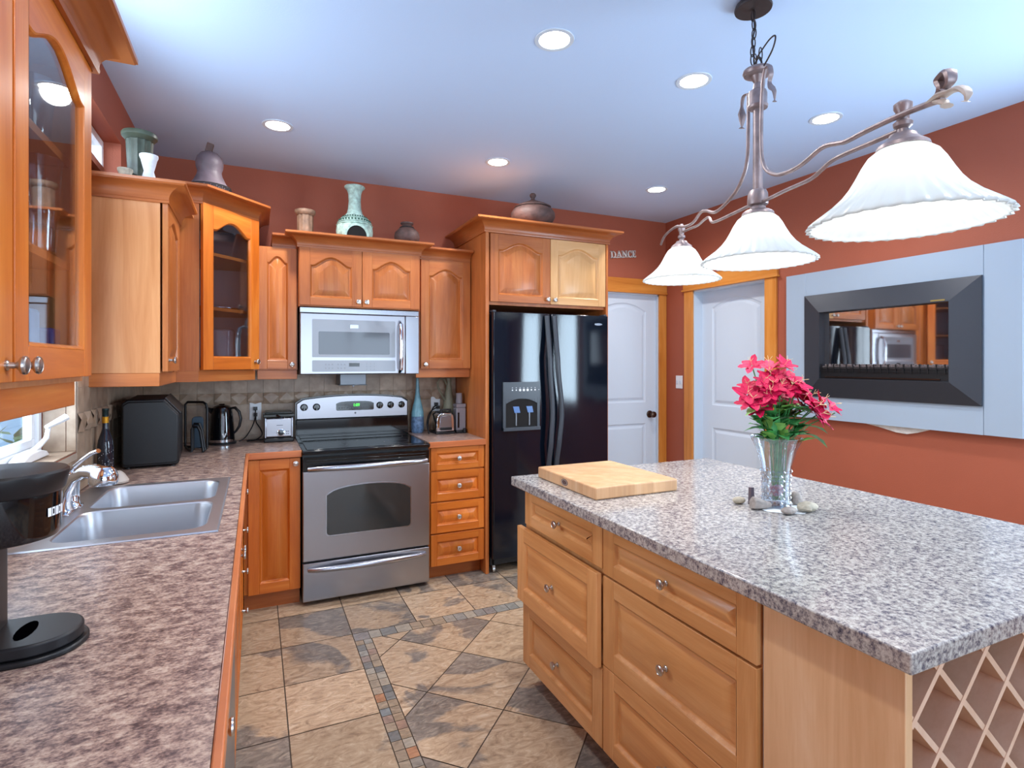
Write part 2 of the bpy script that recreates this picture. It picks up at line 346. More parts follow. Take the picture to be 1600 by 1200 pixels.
# ---------------------------------------------------------------- geometry helpers
class G:
    """collects shapes in world coordinates, with a material slot per face"""
    def __init__(s): s.bm = bmesh.new(); s.mi = 0
    def face(s, pts, mi=None):
        vs_ = [s.bm.verts.new(p) for p in pts]
        try:
            f = s.bm.faces.new(vs_); f.material_index = s.mi if mi is None else mi; return f
        except ValueError: return None
    def box(s, x0, x1, y0, y1, z0, z1, mi=None, M=None):
        x0, x1 = sorted((x0, x1)); y0, y1 = sorted((y0, y1)); z0, z1 = sorted((z0, z1))
        c = [Vector(p) for p in ((x0,y0,z0),(x1,y0,z0),(x1,y1,z0),(x0,y1,z0),(x0,y0,z1),(x1,y0,z1),(x1,y1,z1),(x0,y1,z1))]
        if M: c = [M @ p for p in c]
        v = [s.bm.verts.new(p) for p in c]
        for f in ((0,3,2,1),(4,5,6,7),(0,1,5,4),(1,2,6,5),(2,3,7,6),(3,0,4,7)):
            q = s.bm.faces.new([v[i] for i in f]); q.material_index = s.mi if mi is None else mi
        return s
    def prism(s, poly, lo, hi, axis='z', mi=None, M=None):
        """poly: 2D points; axis z -> (x,y); y -> (x,z); x -> (y,z)"""
        def P(p, t):
            q = {'z': (p[0], p[1], t), 'y': (p[0], t, p[1]), 'x': (t, p[0], p[1])}[axis]
            q = Vector(q); return M @ q if M else q
        a = [s.bm.verts.new(P(p, lo)) for p in poly]; b = [s.bm.verts.new(P(p, hi)) for p in poly]
        fs = []
        n = len(poly)
        for i in range(n): fs.append(s.bm.faces.new((a[i], a[(i+1) % n], b[(i+1) % n], b[i])))
        fs.append(s.bm.faces.new(a[::-1])); fs.append(s.bm.faces.new(b))
        for f in fs: f.material_index = s.mi if mi is None else mi
        bmesh.ops.recalc_face_normals(s.bm, faces=fs)
        return s
    def lathe(s, prof, c, seg=32, axis='z', M=None, mi=None, flute=None, closed=True):
        """prof: (r, h) list from bottom to top around axis through c"""
        c = Vector(c); rings = []
        for k, (r, h) in enumerate(prof):
            ring = []
            for i in range(seg):
                a = 2*PI*i/seg
                rr = r * (flute(a, k) if flute else 1)
                u, v = rr*math.cos(a), rr*math.sin(a)
                p = {'z': Vector((u, v, h)), 'y': Vector((u, h, v)), 'x': Vector((h, u, v))}[axis]
                p = (M @ p) if M else p
                ring.append(s.bm.verts.new(p + c))
            rings.append(ring)
        fs = []
        for A, B in zip(rings, rings[1:]):
            for i in range(seg):
                fs.append(s.bm.faces.new((A[i], A[(i+1) % seg], B[(i+1) % seg], B[i])))
        if closed:
            if prof[0][0] > 1e-5: fs.append(s.bm.faces.new(rings[0][::-1]))
            if prof[-1][0] > 1e-5: fs.append(s.bm.faces.new(rings[-1]))
        for f in fs: f.material_index = s.mi if mi is None else mi; f.smooth = True
        bmesh.ops.recalc_face_normals(s.bm, faces=fs)
        return s
    def tube(s, pts, r, seg=8, mi=None, flat=1.0, cap=True):
        pts = [Vector(p) for p in pts]; n = len(pts)
        rs = r if isinstance(r, (list, tuple)) else [r]*n
        up = Vector((0, 0, 1)); prev = None; rings = []
        for i, p in enumerate(pts):
            t = (pts[min(i+1, n-1)] - pts[max(i-1, 0)]).normalized()
            if prev is None:
                u = t.cross(up)
                if u.length < 1e-3: u = t.cross(Vector((1, 0, 0)))
            else:
                u = prev - t*prev.dot(t)
                if u.length < 1e-4: u = t.cross(up)
            u.normalize(); prev = u; w = t.cross(u)
            rings.append([s.bm.verts.new(p + (u*math.cos(2*PI*k/seg) + w*math.sin(2*PI*k/seg)*flat)*rs[i]) for k in range(seg)])
        fs = []
        for A, B in zip(rings, rings[1:]):
            for k in range(seg): fs.append(s.bm.faces.new((A[k], A[(k+1) % seg], B[(k+1) % seg], B[k])))
        if cap: fs += [s.bm.faces.new(rings[0][::-1]), s.bm.faces.new(rings[-1])]
        for f in fs: f.material_index = s.mi if mi is None else mi; f.smooth = True
        bmesh.ops.recalc_face_normals(s.bm, faces=fs)
        return s
    def ball(s, c, r, sc=(1, 1, 1), seg=16, mi=None, jit=0):
        M = Matrix.Translation(Vector(c)) @ Matrix.Diagonal((r*sc[0], r*sc[1], r*sc[2], 1))
        q = bmesh.ops.create_icosphere(s.bm, subdivisions=2 if seg < 20 else 3, radius=1, matrix=M)
        for v in q['verts']:
            if jit: v.co += Vector((random.uniform(-jit, jit), random.uniform(-jit, jit), random.uniform(-jit, jit)))
            for f in v.link_faces: f.smooth = True; f.material_index = s.mi if mi is None else mi
        return s

def root_loc(o):
    while o.parent: o = o.parent
    return o.location.copy()

def P(name, g, mats, parent=None, loc=None, bevel=0.0, sharp=34, label=None, seg=2, sub=0):
    """link g as one mesh object; geometry is in world coordinates"""
    if not isinstance(mats, (list, tuple)): mats = [mats]
    me = bpy.data.meshes.new(name)
    off = root_loc(parent) if parent else (Vector(loc) if loc is not None else Vector((0, 0, 0)))
    bmesh.ops.translate(g.bm, verts=g.bm.verts, vec=-off)
    th = math.radians(sharp)
    g.bm.normal_update()
    for f in g.bm.faces: f.smooth = True
    for e in g.bm.edges:
        if len(e.link_faces) == 2:
            e.smooth = e.calc_face_angle(0) < th
    g.bm.to_mesh(me); g.bm.free()
    for m in mats: me.materials.append(m)
    o = bpy.data.objects.new(name, me); COL.objects.link(o)
    if parent: o.parent = parent
    else: o.location = off
    if bevel:
        b = o.modifiers.new('bevel', 'BEVEL'); b.width = bevel; b.segments = seg; b.limit_method = 'ANGLE'; b.angle_limit = math.radians(40); b.harden_normals = False
    if sub:
        b = o.modifiers.new('sub', 'SUBSURF'); b.levels = sub; b.render_levels = sub
    if label: o['label'] = label
    return o

def T(name, label, cat, loc, group=None):
    o = bpy.data.objects.new(name, None); COL.objects.link(o)
    o.location = loc; o.empty_display_size = 0.05
    o['label'] = label; o['category'] = cat
    if group: o['group'] = group
    return o
def tag(o, label, cat, group=None):
    o['label'] = label; o['category'] = cat
    if group: o['group'] = group
    return o
def struct(o): o['kind'] = 'structure'; return o

def copy_tree(o, loc, label):
    r = o.copy(); COL.objects.link(r); r.location = loc; r['label'] = label
    for ch in list(o.children):
        c = ch.copy(); COL.objects.link(c); c.parent = r
        for q in list(ch.children):
            d = q.copy(); COL.objects.link(d); d.parent = c
    return r

def frame(origin, U, W):
    """matrix: local x=U (right), y=up, z=W (outward)"""
    U = Vector(U).normalized(); W = Vector(W).normalized(); V = Vector((0, 0, 1))
    return Matrix(((U.x, V.x, W.x, origin[0]), (U.y, V.y, W.y, origin[1]), (U.z, V.z, W.z, origin[2]), (0, 0, 0, 1)))

KNOB = [(0.0085, 0), (0.0085, .002), (.0055, .004), (.005, .012), (.008, .016), (.0135, .019), (.0155, .0225), (.0150, .026), (.0125, .0275), (.0115, .0268), (.006, .0285), (0, .029)]
def knob(M, x, y, z, parent, name='knob'):
    g = G()
    rings = [(r, h) for r, h in KNOB]
    Mx = M @ Matrix.Translation((x, y, z))
    g.lathe(rings, (0, 0, 0), seg=16, M=Mx)
    return P(name, g, M_nickel, parent)

def door(M, w, h, mats, parent, fw=0.055, t=0.02, arch=0.0, glass=None, kn=None, name='door', rail=None, bev=0.034, label=None, mid=None):
    """raised-panel (or glazed) front. mats=(stile, rail, panel). arch=rise of the cathedral top"""
    g = G(); rt = rail or fw
    ch = 0.004
    def bx(x0, x1, y0, y1, mi):
        # board with softened outer edge
        g.box(x0, x1, y0, y1, 0, t, mi=mi, M=M)
    bx(0, fw, 0, h, 0); bx(w-fw, w, 0, h, 0)
    openings = [(rt, h-rt, arch)]
    if mid:  # two panels split by a middle rail (mid = its centre height)
        openings = [(rt, mid-rt/2, 0), (mid+rt/2, h-rt, arch)]
        bx(fw, w-fw, mid-rt/2, mid+rt/2, 1)
    bx(fw, w-fw, 0, rt, 1)
    if not arch: bx(fw, w-fw, h-rt, h, 1)
    N = 22
    W2 = w-2*fw
    for (b0, b1, ar) in openings:
        def top(x, i=0):
            if not ar: return b1 - i
            s = max(0, min(1, (x-fw)/W2)); s = abs(s-0.5)*2   # 0 centre..1 edge
            # cathedral: flat shoulders, ogee up to a rounded crest
            if s > 0.86: k = 0
            else:
                k = ((1+math.cos(PI*s/0.86))/2)**0.62
            return b1 - ar + ar*k*0.98 - i
        if ar:   # top rail with arched underside
            xs = [fw+W2*k/N for k in range(N+1)]
            for k in range(N):
                xa, xb = xs[k], xs[k+1]; ya, yb = top(xa), top(xb)
                for zz, rev in ((t, 0), (0, 1)):
                    p = [(xa, ya, zz), (xb, yb, zz), (xb, h, zz), (xa, h, zz)]
                    if rev: p = p[::-1]
                    g.face([M @ Vector(q) for q in p], 1)
                g.face([M @ Vector(q) for q in ((xa, h, t), (xb, h, t), (xb, h, 0), (xa, h, 0))], 1)
        def loop(i, z):
            x0, x1, y0 = fw+i, w-fw-i, b0+i
            pts = [(x0, y0, z), (x1, y0, z)]
            if ar:
                for k in range(N, -1, -1):
                    x = x0+(x1-x0)*k/N
                    xo = fw + W2*k/N
                    pts.append((x, top(xo, i), z))
            else:
                pts += [(x1, b1-i, z), (x0, b1-i, z)]
            return [g.bm.verts.new(M @ Vector(p)) for p in pts]
        def bridge(A, B, mi):
            n = len(A)
            for k in range(n):
                f = g.bm.faces.new((A[k], A[(k+1) % n], B[(k+1) % n], B[k])); f.material_index = mi
        L0 = loop(0, t); L1 = loop(.003, t-.002); L2 = loop(.009, t-.0115)
        bridge(L0, L1, 0); bridge(L1, L2, 0)
        if glass:
            L3 = loop(.009, 0.0); bridge(L2, L3, 0)
        else:
            L3 = loop(.014, t-.0125); bridge(L2, L3, 2)
            L4 = loop(.014+bev, t-.001); bridge(L3, L4, 2)
            L5 = loop(.016+bev, t-.0005); bridge(L4, L5, 2)
            f = g.bm.faces.new(L5); f.material_index = 2
    o = P(name, g, list(mats), parent, bevel=0.0015, sharp=22, label=label)
    if glass:
        q = G(); N2 = N
        x0, x1, y0 = fw+.004, w-fw-.004, rt+.004
        b1 = h-rt
        pts = [(x0, y0), (x1, y0)]
        for k in range(N2, -1, -1):
            x = x0+(x1-x0)*k/N2; s = abs(k/N2-0.5)*2
            kk = 0 if s > .86 else ((1+math.cos(PI*s/.86))/2)**.62
            pts.append((x, b1-arch+arch*kk*.98+.003))
        q.prism([(a, b) for a, b in pts], t*.35, t*.35+.004, axis='z', M=M)
        P('glass_pane', q, glass, o)
    if kn: knob(M, kn[0], kn[1], t, o)
    return o

def crown(path, z, parent, h=0.085, pr=0.08, name='crown_molding', mat='crown', closed=False):
    """path: front-line xy points; outward is to the right of travel"""
    prof = [(0, 0), (.010, 0), (.012, .010), (.010, .013)]
    for k in range(1, 9):
        a = k/8*PI/2
        prof.append((.010+(pr-.016)*(1-math.cos(a)), .013+(h-.030)*math.sin(a)))
    prof += [(pr-.004, h-.014), (pr, h-.012), (pr, h), (0, h)]
    pts = [Vector((p[0], p[1])) for p in path]; n = len(pts)
    offs = []
    for i in range(n):
        ds = []
        if i > 0: ds.append((pts[i]-pts[i-1]).normalized())
        if i < n-1: ds.append((pts[i+1]-pts[i]).normalized())
        ns = [Vector((d.y, -d.x)) for d in ds]
        if len(ns) == 1: offs.append(ns[0])
        else:
            b = (ns[0]+ns[1]).normalized(); offs.append(b/max(.3, b.dot(ns[0])))
    g = G(); rings = []
    for i in range(n):
        rings.append([g.bm.verts.new((pts[i].x+offs[i].x*a, pts[i].y+offs[i].y*a, z+b)) for a, b in prof])
    for A, B in zip(rings, rings[1:]):
        for k in range(len(prof)):
            k2 = (k+1) % len(prof)
            g.bm.faces.new((A[k], A[k2], B[k2], B[k]))
    g.bm.faces.new(rings[0]); g.bm.faces.new(rings[-1][::-1])
    bmesh.ops.recalc_face_normals(g.bm, faces=g.bm.faces)
    return P(name, g, MATS[mat], parent, sharp=30)

def clip(poly, a, b, c):
    """keep a*x+b*y<=c"""
    out = []
    for i in range(len(poly)):
        p, q = poly[i], poly[(i+1) % len(poly)]
        fp, fq = a*p[0]+b*p[1]-c, a*q[0]+b*q[1]-c
        if fp <= 0: out.append(p)
        if (fp < 0 < fq) or (fq < 0 < fp):
            t = fp/(fp-fq); out.append((p[0]+(q[0]-p[0])*t, p[1]+(q[1]-p[1])*t))
    return out

# ---------------------------------------------------------------- the room
XW, XR, YB, YF, ZC = -0.64, 3.447, 4.08, -2.5, 2.715

def floor():
    g = G()
    lay = g.bm.loops.layers.float_color.new('tile')
    def put(poly, mi, z=0.0, colr=None):
        if len(poly) < 3: return
        ar = sum(poly[i][0]*poly[(i+1) % len(poly)][1]-poly[(i+1) % len(poly)][0]*poly[i][1] for i in range(len(poly)))/2
        if abs(ar) < 2e-5: return
        if ar < 0: poly = poly[::-1]
        f = g.face([(x, y, z) for x, y in poly], mi)
        if f:
            c = colr or (random.random(), random.random(), random.random(), 1)
            for lp in f.loops: lp[lay] = c
    put([(-2, -3), (5, -3), (5, 5), (-2, 5)], 2, -0.003)
    gx, gy, gr = 0.344, 0.358, 0.0025
    x_o, y_o = 0.458, 2.990     # outer corner of the mosaic band
    mw = 0.083
    def outside(poly):  # region left of / beyond the band
        a = clip(poly, 1, 0, x_o)                      # x<=x_o
        b = clip(clip(poly, -1, 0, -x_o), 0, -1, -y_o)   # x>=x_o, y>=y_o
        return a, b
    for i in range(-4, 12):
        for j in range(-18, 5):
            x0 = x_o+(i-1)*gx; y0 = y_o+j*gy
            if x0 > 3.6 or x0+gx < XW-.3: continue
            c = (random.random(), random.random(), random.random(), 1)
            p = [(x0+gr, y0+gr), (x0+gx-gr, y0+gr), (x0+gx-gr, y0+gy-gr), (x0+gr, y0+gy-gr)]
            for q in outside(p):
                put(q, 0, 0, c)
    # diagonal field
    d = 0.5; s0, t0 = 1.160, 3.0      # y-x = s0 + k*d ; x+y = t0 + k*d
    e = gr*1.41
    for i in range(-14, 12):
        for j in range(-14, 14):
            a0, a1 = s0+i*d+e, s0+(i+1)*d-e
            b0, b1 = t0+j*d+e, t0+(j+1)*d-e
            q = [((b-a)/2, (b+a)/2) for a, b in ((a0, b0), (a0, b1), (a1, b1), (a1, b0))]
            if min(p[0] for p in q) > 3.5 or max(p[0] for p in q) < x_o or min(p[1] for p in q) > 3: continue
            q = clip(clip(q, -1, 0, -(x_o+mw+gr)), 0, 1, y_o-mw-gr)
            q = clip(clip(q, 1, 0, 3.6), 0, -1, 2.6)
            put(q, 0)
    # mosaic band: vertical run, two columns; top run, one row of squares with a thin strip
    y = y_o-mw
    while y > -2.5:
        hgt = random.choice((.05, .055, .06))
        for k in range(2):
            xx = x_o+k*mw/2
            put([(xx+.0015, y-hgt+.0015), (xx+mw/2-.0015, y-hgt+.0015), (xx+mw/2-.0015, y-.0015), (xx+.0015, y-.0015)], 1)
        y -= hgt
    x = x_o
    while x < 3.5:
        wd = random.choice((.06, .07, .08))
        put([(x+.0015, y_o-mw+.0015), (x+wd-.0015, y_o-mw+.0015), (x+wd-.0015, y_o-.0015), (x+.0015, y_o-.0015)], 1)
        x += wd
    return struct(P('floor', g, [M_slate, M_mosaic, M_grout]))
floor()

def wallbox(name, g, mat): return struct(P(name, g, mat))
def holed(g, lo, hi, z0, z1, holes, fn):
    """fill rectangle (lo..hi, z0..z1) minus holes [(a0,a1,b0,b1)] using fn(a0,a1,b0,b1)"""
    A = sorted({lo, hi, *[h[0] for h in holes], *[h[1] for h in holes]})
    Bz = sorted({z0, z1, *[h[2] for h in holes], *[h[3] for h in holes]})
    for a0, a1 in zip(A, A[1:]):
        for b0, b1 in zip(Bz, Bz[1:]):
            ma, mb = (a0+a1)/2, (b0+b1)/2
            if any(h[0] < ma < h[1] and h[2] < mb < h[3] for h in holes): continue
            fn(a0, a1, b0, b1)

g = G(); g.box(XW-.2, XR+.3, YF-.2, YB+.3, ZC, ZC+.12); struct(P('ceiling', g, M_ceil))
WIN = (1.75, 2.69, 1.07, 2.10); CLR = (1.80, 3.30, 2.274, 2.50)
g = G(); holed(g, YF, YB+.2, 0, ZC, [WIN, CLR], lambda a, b, c, d: g.box(XW-.16, XW, a, b, c, d)); 
holed(g, YF, YB, 2.375, ZC, [(CLR[0], CLR[1], 2.375, CLR[3])], lambda a, b, c, d: g.box(XW+.0002, -.605, a, b, c, d)); holed(g, YF, 3.38, 2.245, 2.375, [(CLR[0], CLR[1], CLR[2], 2.375)], lambda a, b, c, d: g.box(XW, -.605, a, b, c, d))
wallbox('wall_left', g, M_wall)
D1 = (2.62, 3.365, 0, 2.045)   # door in the back wall
g = G(); holed(g, XW, XR+.2, 0, ZC, [D1], lambda a, b, c, d: g.box(a, b, YB, YB+.14, c, d)); wallbox('wall_back', g, M_wall)
D2 = (2.958, 3.723, 0, 2.045)
g = G(); holed(g, YF, YB+.14, 0, ZC, [D2, (.05, .95, .92, 2.12)], lambda a, b, c, d: g.box(XR, XR+.14, a, b, c, d)); wallbox('wall_right', g, M_wall)
g = G(); holed(g, XW-.16, XR+.14, 0, ZC, [(-.45, 2.45, .4, 2.5)], lambda a, b, c, d: g.box(a, b, YF-.14, YF, c, d)); wallbox('wall_rear', g, M_rear)

# windows
def window(name, x_in, win, depth, slide=True, muntin=0):
    y0, y1, z0, z1 = win; g = G(); xf = x_in-depth; fwd = .035
    holed(g, y0+.003, y1-.003, z0+.003, z1-.003, [(y0+fwd, y1-fwd, z0+fwd, z1-fwd)], lambda a, b, c, d: g.box(xf-.045, xf, a, b, c, d))
    s = .03
    if z1-z0 > .5:
        holed(g, y0+fwd, y1-fwd, z0+fwd, z1-fwd, [(y0+fwd+s, (y0+y1)/2-s/2, z0+fwd+s, z1-fwd-s), ((y0+y1)/2+s/2, y1-fwd-s, z0+fwd+s, z1-fwd-s)],
              lambda a, b, c, d: g.box(xf-.04, xf-.012, a, b, c, d))
    for k in range(1, muntin+1):
        yy = y0+(y1-y0)*k/(muntin+1); g.box(xf-.035, xf-.012, yy-.012, yy+.012, z0+fwd, z1-fwd)
    o = struct(P(name, g, M_vinyl, bevel=.003))
    q = G(); q.box(xf-.028, xf-.024, y0+fwd, y1-fwd, z0+fwd, z1-fwd); P('window_pane', q, M_winpane, o)
    return o
w1 = window('window_1', XW, WIN, .105)
window('window_2', -.605, CLR, .07, muntin=1)
# crank operator of the sink window (part of the window)
g = G(); g.prism([(2.33, 1.078), (2.60, 1.078), (2.57, 1.098), (2.50, 1.112), (2.40, 1.110), (2.35, 1.096)], XW-.10, XW-.055, axis='x')
P('crank_base', g, M_vinyl, w1, bevel=.006)
g = G(); g.tube([(XW-.08, 2.46, 1.10), (XW-.06, 2.50, 1.125), (XW-.045, 2.52, 1.15), (XW-.04, 2.525, 1.19)], [.010, .009, .008, .007])
g.tube([(XW-.045, 2.515, 1.188), (XW-.02, 2.55, 1.205), (XW-.002, 2.575, 1.218)], [.008, .012, .014])
P('crank_handle', g, M_vinyl, w1)
# unseen rear patio window added to carry the fill light, and right-wall window
g = G(); holed(g, -.45, 2.45, .4, 2.5, [(-.40, .5, .46, 2.44), (.56, 1.44, .46, 2.44), (1.5, 2.40, .46, 2.44)], lambda a, b, c, d: g.box(a, b, YF-.10, YF-.05, c, d)); struct(P('rear_fill_window', g, M_vinyl))
g = G(); holed(g, .05, .95, .92, 2.12, [(.09, .48, .96, 2.08), (.52, .91, .96, 2.08)], lambda a, b, c, d: g.box(XR+.05, XR+.10, a, b, c, d)); struct(P('window_4', g, M_vinyl))

# tiled reveal around the sink window and tiled backsplash
def tiles():
    g = G(); lay = g.bm.loops.layers.float_color.new('tile')
    def tl(fn, a0, a1, b0, b1, th=.004):
        c = (random.random(),)*3+(1,); i = .0012; n0 = len(g.bm.faces)
        g.bm.faces.ensure_lookup_table()
        p = [fn(a0+i, b0+i, 0), fn(a1-i, b0+i, 0), fn(a1-i, b1-i, 0), fn(a0+i, b1-i, 0)]
        q = [fn(a0+i, b0+i, th), fn(a1-i, b0+i, th), fn(a1-i, b1-i, th), fn(a0+i, b1-i, th)]
        fs = [g.face(q, 0)] + [g.face([p[k], p[(k+1) % 4], q[(k+1) % 4], q[k]], 0) for k in range(4)]
        for f in fs:
            for lp in f.loops: lp[lay] = c
    def relief(fn, a0, a1, b0, b1, up):
        """shallow faceted tile: a hexagonal facet pattern, apex line shifted"""
        c = (random.random()*.4+.3,)*3+(1,); i = .0012; lo, hi = .003, .015
        am, bm_ = (a0+a1)/2, (b0+b1)/2
        A = fn(a0+i, b0+i, lo); B = fn(a1-i, b0+i, lo); C = fn(a1-i, b1-i, lo); D = fn(a0+i, b1-i, lo)
        E = fn(a0+i, b0+(b1-b0)*.33, hi) if up else fn(a0+i, b1-(b1-b0)*.33, hi)
        F = fn(a1-i, b0+(b1-b0)*.33, hi) if up else fn(a1-i, b1-(b1-b0)*.33, hi)
        Mt = fn(am, b1-i, hi) if up else fn(am, b0+i, hi)
        Mb = fn(am, b0+i, hi*.75) if up else fn(am, b1-i, hi*.75)
        if up: fl = [[A, Mb, E], [Mb, B, F], [E, Mb, F], [E, F, Mt], [F, C, Mt], [E, Mt, D]]
        else: fl = [[D, E, Mb], [Mb, F, C], [E, F, Mb], [E, Mt, F], [F, Mt, B], [E, A, Mt]]
        for t in fl:
            f = g.face(t, 0)
            for lp in f.loops: lp[lay] = c
    rows = [(.912, .945, 0), (.945, 1.045, 0), (1.045, 1.145, 0), (1.145, 1.222, 1), (1.222, 1.322, 0), (1.322, 1.374, 0)]
    back = lambda a, b, t: Vector((a, YB-.002-t, b))
    leftw = lambda a, b, t: Vector((XW+.002+t, a, b))
    for b0, b1, k in rows:
        n = 21; x0, x1 = XW+.008, 1.398; p = (x1-x0)/n
        for i in range(n):
            if k: relief(back, x0+i*p, x0+(i+1)*p, b0, b1, i % 2 == 0)
            else: tl(back, x0+i*p, x0+(i+1)*p, b0, b1)
        y0 = .2; m = 39; p2 = (YB-.008-y0)/m
        for i in range(m):
            ya, yb = y0+i*p2, y0+(i+1)*p2
            if ya > WIN[0]-.02 and yb < WIN[1]+.02 and b1 > 1.07:
                continue
            if b1 > 1.07 and (ya < WIN[1] < yb): ya = WIN[1]+.002
            if b1 > 1.07 and (ya < WIN[0] < yb): yb = WIN[0]-.002
            if k: relief(leftw, ya, yb, b0, b1, i % 2 == 0)
            else: tl(leftw, ya, yb, b0, b1)
    # reveal of the sink window
    rv = lambda a, b, t: Vector((a, WIN[1]-.002-t, b))
    for k in range(3):
        z0 = 1.076+k*.34
        tl(rv, XW-.103, XW-.03, z0, z0+.34); tl(rv, XW-.03, XW+.002, z0, z0+.34)
    sl = lambda a, b, t: Vector((a, b, WIN[2]+.002+t))
    for k in range(4):
        y0 = WIN[0]+.003+k*.234
        tl(sl, XW-.103, XW+.002, y0, y0+.234)
    # grout backing
    g.box(XW+.001, 1.398, YB-.0035, YB-.0005, .912, 1.374, mi=1)
    g.box(XW+.0005, XW+.0035, .2, WIN[0], .912, 1.374, mi=1); g.box(XW+.0005, XW+.0035, WIN[1], YB-.004, .912, 1.374, mi=1); g.box(XW+.0005, XW+.0035, WIN[0], WIN[1], .912, 1.068, mi=1)
    o = P('trim_1', g, [M_wtile, M_wgrout], sharp=12); struct(o); return o
tiles()

# baseboard on the right wall
g = G(); g.box(XR-.015, XR, YF, D2[0]-.11, 0, .12); struct(P('baseboard_right', g, MATS['casing_h'], bevel=.003))

# doors with their craftsman casings
def interior_door(name, M, w, h, parts_mat, knobx=None, apex=.07):
    """two-panel arch-top moulded door; M frame with local z outward"""
    g = G(); t = .035; s = .115; N = 24
    zs = [(0.12+.10, .86, 0), (1.05, 1.88, apex)]
    # slab front built as strips around the recessed panels
    def rect(x0, x1, y0, y1): g.face([M @ Vector(p) for p in ((x0, y0, t), (x1, y0, t), (x1, y1, t), (x0, y1, t))])
    rect(0, s, 0, h); rect(w-s, w, 0, h); rect(s, w-s, 0, zs[0][0]); rect(s, w-s, zs[0][1], zs[1][0])
    def top(x, b1, ar):
        q = (x-s)/(w-2*s)*2-1
        return b1+ar*(1-q*q) if ar else b1
    b1 = zs[1][1]
    for k in range(N):
        xa = s+(w-2*s)*k/N; xb = s+(w-2*s)*(k+1)/N
        g.face([M @ Vector(p) for p in ((xa, top(xa, b1, apex), t), (xb, top(xb, b1, apex), t), (xb, h, t), (xa, h, t))])
    for b0, b1_, ar in zs:
        def loop(i, z):
            pts = [(s+i, b0+i, z), (w-s-i, b0+i, z)]
            for k in range(N, -1, -1):
                x = s+(w-2*s)*k/N; xx = s+i+(w-2*s-2*i)*k/N
                pts.append((xx, top(x, b1_, ar)-i, z))
            return [g.bm.verts.new(M @ Vector(p)) for p in pts]
        Ls = [loop(0, t), loop(.010, t-.007), loop(.022, t-.009), loop(.045, t-.001)]
        for A, B in zip(Ls, Ls[1:]):
            for k in range(len(A)): g.bm.faces.new((A[k], A[(k+1) % len(A)], B[(k+1) % len(A)], B[k]))
        g.bm.faces.new(Ls[-1])
    for a, b, c, d in (((0, 0), (0, h)), ((w, h), (w, 0)), ((0, h), (w, h))) and [(0, 0, 0, h), (w, h, w, 0), (0, h, w, h)]:
        g.face([M @ Vector(p) for p in ((a, b, 0), (a, b, t), (c, d, t), (c, d, 0))])
    o = P(name, g, parts_mat, sharp=15); struct(o)
    if knobx is not None:
        k = G(); Mk = M @ Matrix.Translation((knobx, .94, t))
        k.lathe([(.033, 0), (.033, .006), (.014, .012), (.011, .035), (.022, .042), (.029, .055), (.027, .066), (.015, .072), (0, .073)], (0, 0, 0), seg=24, M=Mk)
        P('door_knob', k, M_knobdk, o)
    return o
interior_door('door_1', frame((D1[0]+.003, YB+.062, .01), (1, 0, 0), (0, -1, 0)), D1[1]-D1[0]-.012, 2.03, M_white, knobx=.66)
interior_door('door_2', frame((XR+.128, D2[1]-.012, .01), (0, -1, 0), (-1, 0, 0)), D2[1]-D2[0]-.024, 2.025, M_white)
# jambs, casings
g = G()
g.box(D1[1]-.012, D1[1], YB, YB+.1, 0, 2.045); g.box(D1[0], D1[1], YB, YB+.1, 2.033, 2.045)
g.box(XR+.0, XR+.12, D2[0], D2[0]+.012, 0, 2.045); g.box(XR, XR+.12, D2[1]-.012, D2[1], 0, 2.045); g.box(XR, XR+.12, D2[0], D2[1], 2.033, 2.045)
struct(P('trim_2', g, M_white))
g = G()
g.box(D1[1]-.004, XR-.004, YB-.018, YB, 0, 2.045, mi=0); g.box(2.40, XR-.002, YB-.022, YB, 2.06, 2.175, mi=1); g.box(2.40, XR-.002, YB-.032, YB, 2.045, 2.06, mi=1); 
struct(P('trim_3', g, [MATS['casing_v'], MATS['casing_h']], bevel=.002))
g = G()
g.box(XR-.018, XR, D2[1]-.006, D2[1]+.095, 0, 2.045, mi=0); g.box(XR-.018, XR, D2[0]-.095, D2[0]+.006, 0, 2.045, mi=0)
g.box(XR-.022, XR, D2[0]-.105, D2[1]+.105, 2.06, 2.165, mi=1); g.box(XR-.032, XR, D2[0]-.115, D2[1]+.115, 2.045, 2.06, mi=1)
struct(P('trim_4', g, [MATS['casing_v'], MATS['casing_h']], bevel=.002))
# toe kick boards are parts of cabinets (below)

# ---------------------------------------------------------------- wall cabinets
VM = lambda w: (MATS[w+'_v'], MATS[w+'_h'], MATS[w+'_panel'])
Z0, Z1 = 1.376, 2.14

# near left cabinet with two glass doors
t = T('wall_cabinet', 'cherry wall cabinet with two arched clear glass doors above the sink counter, nearest the camera', 'cabinet', (XW, 1.19, Z0), 'upper kitchen cabinets')
g = G(); xb, xf = XW+.002, -.385
g.box(xb, xf, .70, .718, Z0, Z1); g.box(xb, xf, 1.652, 1.67, Z0, Z1); g.box(xb, xf, .718, 1.652, Z1-.018, Z1); g.box(xb, xf, .718, 1.652, Z0, Z0+.018)
g.box(xf-.018, xf, 1.17, 1.20, Z0+.018, Z1-.018)
P('carcass', g, MATS['veneer'], t)
g = G(); g.box(xb, xb+.006, .7185, 1.6515, Z0+.0185, Z1-.0185); P('back_panel', g, M_boxin, t)
for z in (1.640, 1.885):
    g = G(); g.box(xb+.008, xf-.02, .718, 1.652, z, z+.018); P('shelf', g, MATS['cherry_h'], t)
Ml = lambda y, z: frame((xf+.001, y, z), (0, 1, 0), (1, 0, 0))
door(Ml(.712, Z0+.012), .464, Z1-Z0-.016, VM('deep'), t, fw=.062, arch=.055, glass=M_pane, kn=(.438, .028))
